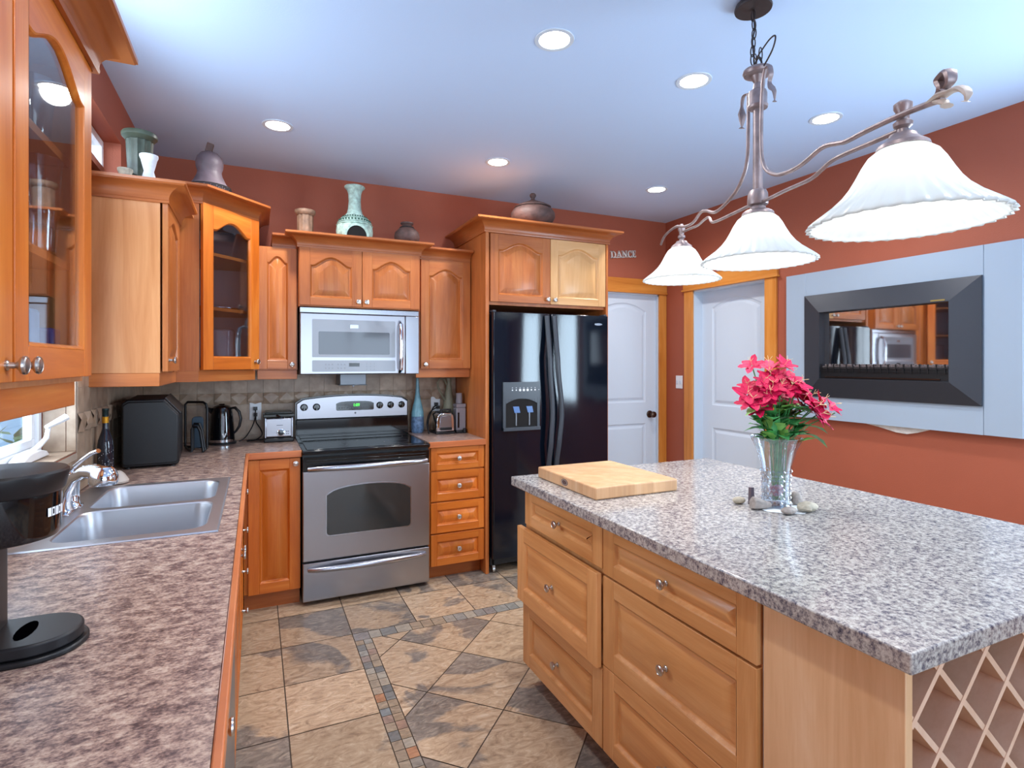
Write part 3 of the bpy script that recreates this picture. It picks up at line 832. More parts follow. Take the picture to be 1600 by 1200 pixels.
door(Ml(1.186, Z0+.012), .474, Z1-Z0-.016, VM('deep'), t, fw=.062, arch=.055, glass=M_pane, kn=(.026, .028))
g = G(); g.box(xf-.03, xf-.012, .70, 1.66, 1.318, Z0); g.box(xb, xf-.03, 1.642, 1.66, 1.318, Z0); P('light_rail', g, MATS['deep_h'], t, bevel=.002)
crown([(XW+.003, .70), (-.363, .70), (-.363, 1.67), (XW+.003, 1.67)], 2.135, t)
g = G(); g.box(XW+.002, -.33, .68, 1.70, 2.196, 2.210); P('top_board', g, MATS['veneer'], t)

# far left cabinet, seen from its end
t = T('wall_cabinet', 'cherry wall cabinet seen mostly from its plain end panel, under the green stone vase', 'cabinet', (XW, 3.12, Z0), 'upper kitchen cabinets')
xf = -.380
g = G(); g.box(XW+.002, xf, 2.845, 3.395, Z0-.0, Z1); P('carcass', g, MATS['veneer'], t)
Ml = lambda y, z: frame((xf+.008, y, z), (0, 1, 0), (1, 0, 0))
door(Ml(2.848, Z0+.006), .40, Z1-Z0-.014, VM('cherry'), t, fw=.055, arch=.045, kn=(.03, .05), t=.022)
g = G(); g.box(xf+.001, xf+.006, 3.25, 3.395, Z0, Z1); P('filler_strip', g, MATS['cherry_v'], t)
g = G(); g.box(XW+.004, xf-.002, 2.848, 2.866, 1.318, Z0); g.box(xf-.02, xf-.002, 2.866, 3.395, 1.318, Z0); P('light_rail', g, MATS['cherry_h'], t, bevel=.002)
crown([(XW+.003, 2.845), (-.356, 2.845), (-.356, 3.30)], 2.118, t)
g = G(); g.box(XW+.002, -.30, 2.80, 3.39, 2.186, 2.198); P('top_board', g, MATS['veneer'], t)

# diagonal corner cabinet with a glass door
A0, A1 = Vector((-.275, 3.40)), Vector((.004, 3.70))
t = T('corner_cabinet', 'diagonal corner wall cabinet with one arched glass door, under the brown bell-shaped pot', 'cabinet', (-.30, 3.75, Z0), 'upper kitchen cabinets')
ZT = 2.285
g = G()
g.box(XW+.002, A0.x, 3.40, 3.418, Z0, ZT); g.box(XW+.002, XW+.012, 3.418, YB-.01, Z0, ZT); g.box(XW+.012, A1.x, YB-.014, YB-.002, Z0, ZT)
g.box(A1.x-.018, A1.x, 3.705, YB-.014, Z0, ZT)
foot = [(XW+.012, 3.418), (A0.x, 3.418), (A1.x-.018, 3.712), (A1.x-.018, YB-.014), (XW+.012, YB-.014)]
g.prism(foot, Z0, Z0+.018); g.prism(foot, ZT-.018, ZT)
P('carcass', g, MATS['cherry_v'], t)
g = G(); g.box(XW+.0125, XW+.016, 3.4185, YB-.0145, Z0+.0185, ZT-.0185); g.box(XW+.0165, A1.x-.0185, YB-.018, YB-.0145, Z0+.0185, ZT-.0185); P('back_panel', g, M_boxgrey, t)
for z in (1.715, 2.02):
    q = G(); q.prism([(XW+.013, 3.44), (A0.x-.02, 3.44), (A1.x-.03, 3.735), (A1.x-.019, YB-.015), (XW+.013, YB-.015)], z, z+.018); P('shelf', q, MATS['cherry_h'], t)
dv = (A1-A0).normalized(); Wv = (dv.y, -dv.x, 0)
Wd = (A1-A0).length
Mo = Vector((A0.x, A0.y)) + Vector((dv.y, -dv.x))*.003
door(frame((Mo.x+dv.x*.004, Mo.y+dv.y*.004, Z0+.006), (dv.x, dv.y, 0), Wv), Wd-.008, ZT-Z0-.012, VM('deep'), t, fw=.066, arch=.06, glass=M_panegrey, kn=(Wd-.04, .045))
g = G(); a = Vector((dv.y, -dv.x))*-.012
g.prism([(A0.x+a.x, A0.y+a.y), (A1.x+a.x, A1.y+a.y), (A1.x+a.x*2.5, A1.y+a.y*2.5), (A0.x+a.x*2.5, A0.y+a.y*2.5)], 1.318, Z0-.0005); g.box(XW+.2, A0.x-.004, 3.402, 3.418, 1.318, Z0-.0005)
P('light_rail', g, MATS['cherry_h'], t)
crown([(XW+.003, 3.40), (A0.x+.012, 3.40), (A1.x+.002, 3.680), (A1.x+.002, YB-.003)], 2.272, t, h=.09, pr=.075)
g = G(); g.prism([(XW+.002, 3.36), (-.25, 3.36), (.05, 3.68), (.05, YB-.003), (XW+.002, YB-.003)], 2.346, 2.358); P('top_board', g, MATS['veneer'], t)

def back_cab(name, label, x0, x1, yf, z0, z1, doors, mats, crown_h=.085, side='cherry_v', lr=True, cpath=None, cz=None, rail_fill=0):
    t = T(name, label, 'cabinet', ((x0+x1)/2, YB, z0), 'upper kitchen cabinets')
    g = G(); g.box(x0, x1, yf+.022, YB-.005, z0, z1); P('carcass', g, MATS[side], t)
    for (a, b, m, kw) in doors:
        door(frame((a, yf+.0205, z0+.006), (1, 0, 0), (0, -1, 0)), b-a, z1-z0-.012, VM(m), t, **kw)
    if lr:
        g = G(); g.box(x0+.001, x1-.001, yf+.03, yf+.048, 1.318, z0-.0005); P('light_rail', g, MATS['cherry_h'], t, bevel=.002)
    crown(cpath, (cz or z1)-.006, t, h=crown_h)
    xs = [p[0] for p in cpath]; ys = [p[1] for p in cpath]
    g = G(); g.box(min(xs), max(xs), min(ys)-.04, YB-.004, (cz or z1)-.006+crown_h-.016, (cz or z1)-.006+crown_h-.004); P('top_board', g, MATS['veneer'], t)
    return t
back_cab('wall_cabinet', 'narrow cherry wall cabinet with one arched door between the glass corner cabinet and the microwave', .0065, .238, 3.73, Z0, Z1,
         [(.010, .232, 'cherry', dict(fw=.052, arch=.04, kn=(.194, .028)))], 'cherry', cpath=[(.09, 3.748), (.232, 3.748)], crown_h=.078)
back_cab('wall_cabinet', 'short two-door cherry cabinet directly above the microwave', .240, 1.000, 3.64, 1.772, Z1,
         [(.243, .618, 'cherry', dict(fw=.062, arch=.055, kn=(.352, .030), rail=.05)), (.622, .997, 'cherry', dict(fw=.062, arch=.055, kn=(.024, .030), rail=.05))], 'cherry', lr=False,
         cpath=[(.240, YB-.003), (.240, 3.658), (1.000, 3.658), (1.000, YB-.003)])
back_cab('wall_cabinet', 'cherry wall cabinet with one arched door between the microwave and the refrigerator', 1.002, 1.398, 3.73, Z0, Z1,
         [(1.030, 1.392, 'cherry', dict(fw=.058, arch=.05, kn=(.030, .028)))], 'cherry', cpath=[(1.003, 3.748), (1.395, 3.748)], crown_h=.078)

# refrigerator surround
t = T('refrigerator_cabinet', 'tall cherry surround with two doors, one of them pale maple, above the black refrigerator', 'cabinet', (1.88, YB, 0))
g = G(); g.box(1.400, 1.425, 3.462, YB-.005, 0, 2.31); P('side_panel', g, MATS['cherry_v'], t, bevel=.002)
g = G(); g.box(2.366, 2.384, 3.462, YB-.005, 0, 2.31); P('side_panel', g, MATS['cherry_v'], t, bevel=.002)
g = G(); g.box(1.425, 2.366, 3.485, YB-.005, 1.815, 2.31); P('carcass', g, MATS['cherry_v'], t)
door(frame((1.436, 3.484, 1.836), (1, 0, 0), (0, -1, 0)), .459, .462, VM('cherry'), t, fw=.060, arch=.055, kn=(.434, .030), rail=.05)
door(frame((1.899, 3.484, 1.836), (1, 0, 0), (0, -1, 0)), .463, .462, (MATS['maple_v'], MATS['maple_h'], MATS['maple_v']), t, fw=.060, arch=.055, kn=(.028, .030), rail=.05, label='pale maple door')
crown([(1.400, YB-.003), (1.400, 3.465), (2.384, 3.465), (2.384, YB-.003)], 2.300, t, h=.09, pr=.085)
g = G(); g.box(1.39, 2.40, 3.43, YB-.004, 2.372, 2.386); P('top_board', g, MATS['veneer'], t)

# ---------------------------------------------------------------- base cabinets
t = T('base_cabinet', 'deep orange base cabinet with one tall raised-panel door left of the range', 'cabinet', (.10, 3.5, 0), 'base cabinets')
g = G(); g.box(-.062, .238, 3.497, YB-.006, .10, .874); P('carcass', g, MATS['deep_v'], t)
door(frame((-.040, 3.4965, .100), (1, 0, 0), (0, -1, 0)), .276, .765, VM('deep'), t, fw=.058, kn=(.250, .735), bev=.03, label='door with a pale strip in its panel')
g = G(); g.box(-.062, .236, 3.53, 3.545, 0, .0995); P('toe_kick', g, MATS['crown'], t)

t = T('drawer_base', 'orange base cabinet of four drawers between the range and the refrigerator', 'cabinet', (1.21, 3.5, 0), 'base cabinets')
g = G(); g.box(1.012, 1.398, 3.497, YB-.006, .10, .874); P('carcass', g, MATS['deep_v'], t)
for z0, z1 in ((.722, .868), (.520, .712), (.314, .510), (.100, .304)):
    door(frame((1.026, 3.4965, z0), (1, 0, 0), (0, -1, 0)), .370, z1-z0, VM('deep'), t, fw=.040, rail=.036 if z1-z0 < .16 else .048, bev=.024, kn=(.187, (z1-z0)/2), name='drawer')
g = G(); g.box(1.012, 1.398, 3.56, 3.575, 0, .0995); P('toe_kick', g, MATS['crown'], t)

# left run: x face -.062, looking +x
def left_front(t, y0, y1, z0, z1, mat='deep', kn=None, name='drawer', **kw):
    return door(frame((-.0815, y0, z0), (0, 1, 0), (1, 0, 0)), y1-y0, z1-z0, VM(mat), t, fw=.05, kn=kn, name=name, **kw)
def left_base(name, label, y0, y1):
    t = T(name, label, 'cabinet', (-.35, (y0+y1)/2, 0), 'base cabinets')
    g = G(); g.box(XW+.006, -.082, y0, y1, .10, .874); P('carcass', g, MATS['deep_v'], t)
    g = G(); g.box(-.14, -.125, y0, y1, 0, .0995); P('toe_kick', g, MATS['crown'], t)
    return t
t = left_base('drawer_base', 'bank of drawers in the left run nearest the inner corner, only its knobs showing', 2.80, 3.45)
for z0, z1 in ((.700, .860), (.490, .690), (.290, .480), (.100, .280)):
    left_front(t, 2.84, 3.30, z0, z1, kn=(.22, (z1-z0)/2), rail=.045, bev=.022)
t = T('base_cabinet', 'base cabinet under the double sink, pair of knobs just past the worktop edge', 'cabinet', (-.35, 2.33, 0), 'base cabinets')
g = G(); g.box(XW+.006, -.082, 1.892, 2.798, .10, .70); P('carcass', g, MATS['deep_v'], t)
g = G(); g.box(-.14, -.125, 1.892, 2.798, 0, .0995); P('toe_kick', g, MATS['crown'], t)
left_front(t, 1.90, 2.342, .10, .860, kn=(.41, .60), name='door'); left_front(t, 2.348, 2.79, .10, .860, kn=(.035, .60), name='door')
t = T('dishwasher', 'grey dishwasher front seen edge-on under the left worktop', 'dishwasher', (-.35, 1.6, 0))
g = G(); g.box(XW+.006, -.082, 1.292, 1.888, .02, .872); P('body', g, M_dish, t)
g = G(); g.box(-.0815, -.058, 1.296, 1.884, .11, .868); P('door', g, M_dish, t, bevel=.004)
t = left_base('base_cabinet', 'base cabinet nearest the camera in the left run, round knob beside the worktop edge', .55, 1.288)
left_front(t, .56, .90, .70, .860, kn=(.17, .08), rail=.04, bev=.02); left_front(t, .905, 1.28, .70, .860, kn=(.19, .08), rail=.04, bev=.02)
left_front(t, .56, .90, .10, .690, kn=(.30, .53), name='door'); left_front(t, .905, 1.28, .10, .690, kn=(.035, .53), name='door')

# worktops
SK = (-.612, -.108, 1.900, 2.762)  # sink cut-out outer rim
t = T('worktop', 'brown mottled laminate L-shaped worktop holding the double sink', 'worktop', (-.35, 2.2, .872), 'laminate worktops')
g = G(); zt, zb = .91, .8745
i = .012; sk = (SK[0]+i, SK[1]-i, SK[2]+i, SK[3]-i)
g.box(XW+.004, sk[0], .02, YB-.007, zb, zt); g.box(sk[0], sk[1], .02, sk[2], zb, zt); g.box(sk[0], sk[1], sk[3], YB-.007, zb, zt); g.box(sk[1], -.053, .02, YB-.007, zb, zt); g.box(-.053, .242, 3.466, YB-.007, zb, zt)
P('slab', g, M_lam, t)
g = G(); g.prism([(-.0525, .02), (-.038, .02), (-.038, 3.452), (.242, 3.452), (.242, 3.4655), (-.0525, 3.4655)], .8725, .9105); P('edge_strip', g, MATS['edge_band'], t, bevel=.003)
t = T('worktop', 'short brown laminate worktop between the range and the refrigerator', 'worktop', (1.2, 3.8, .872), 'laminate worktops')
g = G(); g.box(1.008, 1.3985, 3.466, YB-.007, zb, zt); P('slab', g, M_lam, t)
g = G(); g.box(1.008, 1.3985, 3.452, 3.4655, .8725, .9105); P('edge_strip', g, MATS['edge_band'], t, bevel=.003)

# ---------------------------------------------------------------- sink and tap
t = T('sink', 'stainless steel double-bowl drop-in sink', 'sink', (-.36, 2.33, .91))
def rrect(x0, x1, y0, y1, r, n=6):
    pts = []
    for cx, cy, a0 in ((x1-r, y0+r, -90), (x1-r, y1-r, 0), (x0+r, y1-r, 90), (x0+r, y0+r, 180)):
        for k in range(n+1):
            a = math.radians(a0+90*k/n); pts.append((cx+r*math.cos(a), cy+r*math.sin(a)))
    return pts
bowls = [(-.535, -.140, 1.945, 2.318), (-.535, -.140, 2.352, 2.722)]
g = G()
zr = .9145
# rim plate with two holes, via a quad fill of strips
X = [SK[0], -.535, -.140, SK[1]]
Y = [SK[2], 1.945, 2.318, 2.352, 2.722, SK[3]]
for a in range(3):
    for b in range(5):
        if a == 1 and b in (1, 3): continue
        g.face([(X[a], Y[b], zr), (X[a+1], Y[b], zr), (X[a+1], Y[b+1], zr), (X[a], Y[b+1], zr)])
rim = [(SK[0], SK[2]), (SK[1], SK[2]), (SK[1], SK[3]), (SK[0], SK[3])]
for k in range(4):
    p, q = rim[k], rim[(k+1) % 4]; dx = (p[0]-(-.36), p[1]-2.33)
    o_ = lambda p: (p[0]+(.005 if p[0] > -.36 else -.005), p[1]+(.005 if p[1] > 2.33 else -.005))
    g.face([(*p, zr), (*q, zr), (*o_(q), .911), (*o_(p), .911)])
for x0, x1, y0, y1 in bowls:
    lp = []
    for ins, z, r in ((0, zr, .055), (.004, zr-.004, .055), (.010, zr-.03, .055), (.018, zr-.155, .055), (.030, zr-.170, .05), (.06, zr-.176, .04)):
        lp.append([g.bm.verts.new((x, y, z)) for x, y in rrect(x0+ins, x1-ins, y0+ins, y1-ins, r)])
    for A, B in zip(lp, lp[1:]):
        for k in range(len(A)): g.bm.faces.new((A[k], A[(k+1) % len(A)], B[(k+1) % len(A)], B[k]))
    g.bm.faces.new(lp[-1])
    # corner webs of the rim plate
    R = rrect(x0, x1, y0, y1, .055)
    for c, (cx, cy) in enumerate(((x1, y0), (x1, y1), (x0, y1), (x0, y0))):
        seg = R[c*7:(c+1)*7]
        for k in range(6): g.face([(cx, cy, zr), (*seg[k], zr), (*seg[k+1], zr)])
bmesh.ops.remove_doubles(g.bm, verts=g.bm.verts, dist=.0002); bmesh.ops.recalc_face_normals(g.bm, faces=g.bm.faces)
P('basin', g, M_sink, t, sharp=30)
for (x0, x1, y0, y1) in bowls:
    g = G(); g.lathe([(.045, 0), (.045, .002), (.03, .003), (.012, .001), (0, .001)], ((x0+x1)/2, (y0+y1)/2, zr-.1755), seg=24); P('drain', g, M_chrome, t)

t = T('faucet', 'single-lever chrome kitchen tap with a bulbous spout head', 'tap', (-.585, 2.36, .9145))
g = G(); g.lathe([(.034, 0), (.034, .006), (.030, .014), (.026, .02), (.024, .05), (.026, .09), (.028, .10), (.026, .112), (.018, .128), (0, .134)], (-.585, 2.40, .9147), seg=28)
g.prism([(-.612+.0, 2.27), (-.56, 2.27), (-.556, 2.44), (-.608, 2.44)], .9147, .9205); P('body', g, M_chrome, t, bevel=.002)
g = G(); g.tube([(-.586, 2.34, .918), (-.584, 2.325, .955), (-.570, 2.30, 1.0), (-.545, 2.27, 1.04), (-.51, 2.24, 1.063), (-.478, 2.212, 1.066), (-.455, 2.195, 1.058)], [.026, .019, .018, .018, .020, .025, .029], seg=20); P('spout', g, M_chrome, t)
g = G(); g.lathe([(0, .046), (.022, .043), (.034, .032), (.040, .012), (.040, -.006), (.036, -.014), (0, -.015)][::-1], (-.448, 2.188, 1.040), seg=28); P('spray_head', g, M_chrome, t)
g = G(); g.tube([(-.592, 2.40, 1.035), (-.57, 2.385, 1.062), (-.545, 2.37, 1.085), (-.515, 2.355, 1.108), (-.495, 2.345, 1.116)], [.012, .009, .0085, .010, .011], seg=12, flat=.7); P('lever', g, M_chrome, t)
g = G(); g.lathe([(.030, 0), (.042, .004), (.044, .012), (.040, .020), (.028, .040), (.016, .052), (0, .055)], (-.535, 2.835, .9102), seg=28)
tag(P('dish_pot', g, M_pad, loc=(-.535, 2.835, .91)), 'small rounded beige ceramic pot standing behind the tap spout', 'pot')

# ---------------------------------------------------------------- coffee maker
t = T('coffee_maker', 'black pod coffee maker with round drip base at the near left of the worktop', 'coffee maker', (-.42, 1.24, .91))
def stadium(x0, xc, yc, r, n=20):
    pts = [(x0, yc-r)]
    for k in range(n+1):
        a = -PI/2+PI*k/n; pts.append((xc+r*math.cos(a), yc+r*math.sin(a)))
    pts.append((x0, yc+r)); return pts
g = G(); g.prism(stadium(-.60, -.358, 1.262, .077), .9102, .920); P('base_plate', g, M_black, t, bevel=.003)
g = G(); g.prism(stadium(-.46, -.360, 1.262, .071), .9205, .943); P('drip_tray', g, M_blackm, t, bevel=.004)
q = G()
q.prism([(-.372+.014*math.cos(k*PI/8), 1.262+.040*math.sin(k*PI/8)) for k in range(16)], .9432, .9438); P('drip_slot', q, M_voidblk, t)
g = G(); g.prism([(-.60, 1.195), (-.425, 1.195), (-.415, 1.21), (-.415, 1.32), (-.425, 1.33), (-.60, 1.33)], .9225, 1.10); P('column', g, M_screwb, t, bevel=.006)
g = G(); g.lathe([(.0, 1.106), (.060, 1.106), (.078, 1.112), (.082, 1.124), (.083, 1.19)], (-.405, 1.262, 0), seg=40); g.box(-.60, -.44, 1.18, 1.342, 1.10, 1.19); P('brew_head', g, M_blackg, t)
g = G(); g.lathe([(.0835, 1.1905), (.088, 1.195), (.094, 1.222), (.094, 1.226), (.090, 1.230), (.0, 1.232)], (-.405, 1.262, 0), seg=40); g.box(-.60, -.44, 1.175, 1.347, 1.1905, 1.228); P('lid', g, M_black, t)
g = G(); 
for k in range(5):
    a0 = -.06-k*.105; a1 = a0+.085
    for z0, z1 in ((1.150, 1.153), (1.162, 1.165)) if k % 2 else ((1.150, 1.165),):
        pts = [(-.405+.0842*math.cos(a), 1.262+.0842*math.sin(a)) for a in (a0, a1)]
        g.face([(*pts[0], z0), (*pts[1], z0), (*pts[1], z1), (*pts[0], z1)])
    if k % 2:
        for a in (a0+.01, a1-.01):
            p1 = (-.405+.0842*math.cos(a-.012), 1.262+.0842*math.sin(a-.012)); p2 = (-.405+.0842*math.cos(a+.012), 1.262+.0842*math.sin(a+.012))
            g.face([(*p1, 1.15), (*p2, 1.15), (*p2, 1.165), (*p1, 1.165)])
P('lettering', g, M_label, t)

# ---------------------------------------------------------------- range
t = T('range', 'stainless steel electric range with black glass cooktop and arched oven window', 'stove', (.622, 3.75, 0))
rx0, rx1 = .246, 1.003
g = G(); g.box(rx0, rx1, 3.462, 4.055, .02, .884); 
for x in (rx0+.04, rx1-.04):
    for y in (3.52, 4.0): g.box(x-.015, x+.015, y-.015, y+.015, 0, .02)
P('body', g, M_black, t)
g = G(); g.box(rx0-.002, rx1+.002, 3.425, 4.02, .885, .906); g.box(rx0-.002, rx1+.002, 3.418, 3.45, .8852, .908); P('cooktop_frame', g, M_blackg, t, bevel=.005)
g = G(); g.box(rx0+.025, rx1-.025, 3.455, 3.97, .9065, .911); P('cooktop_glass', g, M_blackg, t, bevel=.001)
for cx, cy, r in ((.42, 3.60, .10), (.83, 3.60, .08), (.42, 3.85, .075), (.83, 3.85, .10)):
    g = G()
    for k in range(40):
        a, b = 2*PI*k/40, 2*PI*(k+1)/40
        g.face([(cx+q*math.cos(w), cy+q*math.sin(w), .9113) for q, w in ((r, a), (r, b), (r-.002, b), (r-.002, a))])
    P('burner_ring', g, M_gasket, t)
g = G(); g.box(rx0, rx1, 3.436, 3.4615, .786, .868); 
g.box(rx0+.02, rx1-.02, 3.430, 3.436, .845, .850); g.box(rx0+.02, rx1-.02, 3.430, 3.436, .828, .833); P('vent_trim', g, M_blackg, t, bevel=.002)
def arch_poly(x0, x1, z0, z1, rise, r=.02, n=14):
    pts = []
    for cx, cz, a0 in ((x0+r, z0+r, 180), (x1-r, z0+r, 270)):
        for k in range(6):
            a = math.radians(a0+90*k/5); pts.append((cx+r*math.cos(a), cz+r*math.sin(a)))
    for k in range(n+1):
        s = k/n; x = x1-(x1-x0)*s; q = (2*s-1)
        e = (1-abs(q)**8)
        pts.append((x, z1-r*(1-e)+rise*(1-q*q)))
    return pts
g = G(); g.box(rx0+.001, rx1-.001, 3.430, 3.4615, .262, .7855); d_ = P('oven_door', g, M_steel, t, bevel=.004)
g = G(); g.prism(arch_poly(.374, .884, .398, .664, .030), 3.4278, 3.430, axis='y'); P('window_trim', g, M_steelb, d_)
g = G(); g.prism(arch_poly(.379, .879, .403, .659, .030), 3.4262, 3.4277, axis='y'); P('oven_window', g, M_glassdark, d_)
def bow_handle(x0, x1, y, z, out, r, parent, mat=M_steelb, n=16, name='handle', sag=0):
    pts = []; g = G()
    for k in range(n+1):
        s = k/n; q = 2*s-1
        pts.append((x0+(x1-x0)*s, y-out*(1-q*q)**.6-.004, z+sag*(q*q)))
    g.tube(pts, [r*(.85+.3*(1-(2*k/n-1)**2)) for k in range(n+1)], seg=12, flat=1.0)
    return P(name, g, mat, parent)
bow_handle(rx0+.03, rx1-.018, 3.430, .803, .038, .017, d_, sag=0)
g = G(); g.box(rx0+.001, rx1-.001, 3.432, 3.4615, .028, .250); d_ = P('storage_drawer', g, M_steel, t, bevel=.004)
bow_handle(rx0+.03, rx1-.03, 3.432, .214, .036, .016, d_)
# backguard
def bg_poly(x0, x1, z0, zs, rise, n=18, r=.02):
    pts = [(x0, z0), (x1, z0)]
    for k in range(n+1):
        s = k/n; q = 1-2*s
        pts.append((x0+(x1-x0)*(1-s), zs-.022*max(0, (abs(q)-.93)/.07)**2+rise*(1-q*q)))
    return pts
g = G(); g.prism(bg_poly(rx0-.006, rx1+.004, 1.0, 1.172, .030), 4.006, 4.060, axis='y'); g.box(rx0-.004, rx1+.002, 3.985, 4.06, .9065, 1.0); P('backguard_shell', g, M_blackg, t)
g = G(); g.prism(bg_poly(rx0+.002, rx1-.004, 1.040, 1.166, .028), 3.985, 4.0055, axis='y'); cp = P('control_panel', g, M_steel, t, bevel=.003)
g = G(); g.box(rx0, rx1-.002, 3.975, 3.9845, .935, 1.036); g.box(rx0, rx1-.002, 3.962, 3.9745, .930, .938); P('backguard_glass', g, M_blackg, t, bevel=.002)
g = G(); g.prism(arch_poly(.502, .758, 1.090, 1.148, .006, r=.010), 3.9825, 3.985, axis='y'); P('display', g, M_blackg, cp)
def text(s, M, size, mat, parent, name, depth=.0006, align='CENTER'):
    c = bpy.data.curves.new(name, 'FONT'); c.body = s; c.size = size; c.extrude = depth; c.align_x = align; c.align_y = 'CENTER'
    tmp = bpy.data.objects.new('tmp', c); COL.objects.link(tmp)
    dg = bpy.context.evaluated_depsgraph_get(); dg.update()
    me = bpy.data.meshes.new_from_object(tmp.evaluated_get(dg))
    bpy.data.objects.remove(tmp); 
    me.transform(M); me.transform(Matrix.Translation(-root_loc(parent)))
    me.materials.clear(); me.materials.append(mat)
    o = bpy.data.objects.new(name, me); COL.objects.link(o); o.parent = parent
    return o
fy = lambda x, y, z: frame((x, y, z), (1, 0, 0), (0, -1, 0))
text('1:09', fy(.638, 3.9822, 1.126), .026, M_led, cp, 'clock_digits')
g = G()
for k in range(5): g.box(.515+k*.012, .523+k*.012, 3.9819, 3.9824, 1.127, 1.130)
for k in range(5): g.box(.690+k*.012, .698+k*.012, 3.9819, 3.9824, 1.131, 1.134)
for k in range(12): g.box(.518+k*.0185, .527+k*.0185, 3.9819, 3.9824, 1.104, 1.110)
P('display_marks', g, M_gasket, cp)
for x in (.294, .374, .800, .877, .956):
    g = G(); z = 1.120
    g.lathe([(.024, 0), (.024, .004), (.019, .007), (.018, .016), (0, .0165)], (0, 0, 0), seg=24, M=fy(x, 3.985, z))
    g.box(x-.004, x+.004, 3.955, 3.969, z-.020, z+.020); P('control_knob', g, M_blackg, cp)
g = G(); g.lathe([(.006, 0), (.006, .001), (0, .001)], (0, 0, 0), seg=20, M=fy(.631, 3.985, 1.071)); P('badge', g, M_gasket, cp)

# ---------------------------------------------------------------- microwave
t = T('microwave', 'stainless over-the-range microwave with a vertical handle', 'microwave', (.62, 3.9, 1.343))
mx0, mx1 = .246, 1.000
g = G(); g.box(mx0, mx1, 3.695, YB-.01, 1.345, 1.769); P('body', g, M_black, t)
g = G(); g.box(mx0, mx1, 3.672, 3.6945, 1.733, 1.768); g.box(.908, mx1, 3.670, 3.6945, 1.347, 1.732); P('side_trim', g, M_steelb, t, bevel=.003)
g = G(); g.box(mx0+.002, .905, 3.666, 3.6945, 1.349, 1.731); d_ = P('door', g, M_steel, t, bevel=.004)
def ring_poly(x0, x1, z0, z1, r): return [(x, z) for x, z in rrect(x0, x1, z0, z1, r)]
M_mwface = plain('microwave_face', (132, 138, 148), rough=0.12, coat=.5)
g = G(); g.prism(ring_poly(.318, .838, 1.455, 1.694, .006), 3.6645, 3.666, axis='y'); P('glass_face', g, M_mwface, d_)
g = G(); g.prism(ring_poly(.356, .800, 1.474, 1.618, .008), 3.6635, 3.6644, axis='y'); P('viewing_window', g, plain('microwave_window', (70, 76, 86), rough=.08, coat=.6), d_)
g = G(); g.prism(ring_poly(.318, .838, 1.364, 1.436, .006), 3.6645, 3.666, axis='y'); kp = P('keypad', g, M_mwface, d_)
g = G(); g.box(.541, .606, 3.6636, 3.6644, 1.397, 1.419)
P('lcd', g, M_blackg, d_)
g = G()
for r_ in range(2):
    for k in range(3): g.box(.395+k*.02, .403+k*.02, 3.6638, 3.6644, 1.382+r_*.024, 1.390+r_*.024)
    for k in range(3): g.box(.470+k*.02, .478+k*.02, 3.6638, 3.6644, 1.382+r_*.024, 1.390+r_*.024)
for r_ in range(3):
    for k in range(3): g.box(.650+k*.024, .655+k*.024, 3.6638, 3.6644, 1.376+r_*.018, 1.381+r_*.018)
P('keypad_marks', g, M_dish, d_)
g = G(); g.prism(ring_poly(.548, .600, 1.641, 1.664, .002), 3.6635, 3.6644, axis='y'); P('badge', g, M_steelb, d_)
g = G(); g.tube([(.868, 3.666, 1.690), (.868, 3.632, 1.672), (.868, 3.622, 1.60), (.868, 3.620, 1.53), (.868, 3.622, 1.45), (.868, 3.632, 1.378), (.868, 3.666, 1.362)], [.012, .014, .015, .015, .015, .014, .012], seg=12); P('handle', g, M_chrome, d_)
g = G(); g.box(.512, .682, 3.86, YB-.02, 1.272, 1.344); g.box(.505, .689, 3.855, YB-.018, 1.268, 1.273); g.box(.59, .605, 3.852, 3.856, 1.258, 1.270)
tag(P('metal_box', g, M_dish, loc=(.6, 3.95, 1.272), bevel=.002), 'small grey metal box hanging beneath the microwave', 'box')

# ---------------------------------------------------------------- refrigerator
t = T('refrigerator', 'glossy black side-by-side refrigerator with ice and water dispenser', 'refrigerator', (1.89, 3.75, 0))
g = G(); g.box(1.438, 2.352, 3.475, 4.05, .05, 1.75); g.box(1.46, 2.33, 3.46, 3.475, .055, .10)
P('body', g, M_black, t)
def fdoor(x0, x1, nm):
    g = G(); n = 14; pts = [(x0, 3.470), (x0, 3.425)]
    for k in range(n+1):
        s = k/n; pts.append((x0+.006+(x1-x0-.012)*s, 3.416-.010*math.sin(PI*s)))
    pts += [(x1, 3.425), (x1, 3.470)]
    g.prism(pts[::-1], .105, 1.762)
    return P(nm, g, M_fridge, t, bevel=.003, sharp=25)
dl = fdoor(1.436, 1.868, 'freezer_door'); dr = fdoor(1.874, 2.354, 'fridge_door')
for x, s, dd in ((1.822, -1, dl), (1.915, 1, dr)):
    g = G(); pts = []; rs = []
    for k in range(25):
        q = k/24; z = 1.745-1.20*q
        bend = math.exp(-((z-1.08)/.22)**2)*.062
        bx_ = x+(.012 if s < 0 else -.022)+ (bend*.55 if s > 0 else bend*.35)
        out = .045*min(1, 4*q, 4*(1-q)+.0)
        pts.append((bx_, 3.402-out, z)); rs.append(.0185)
    g.tube(pts, rs, seg=12, flat=.8); P('handle', g, M_fhandle, dd)
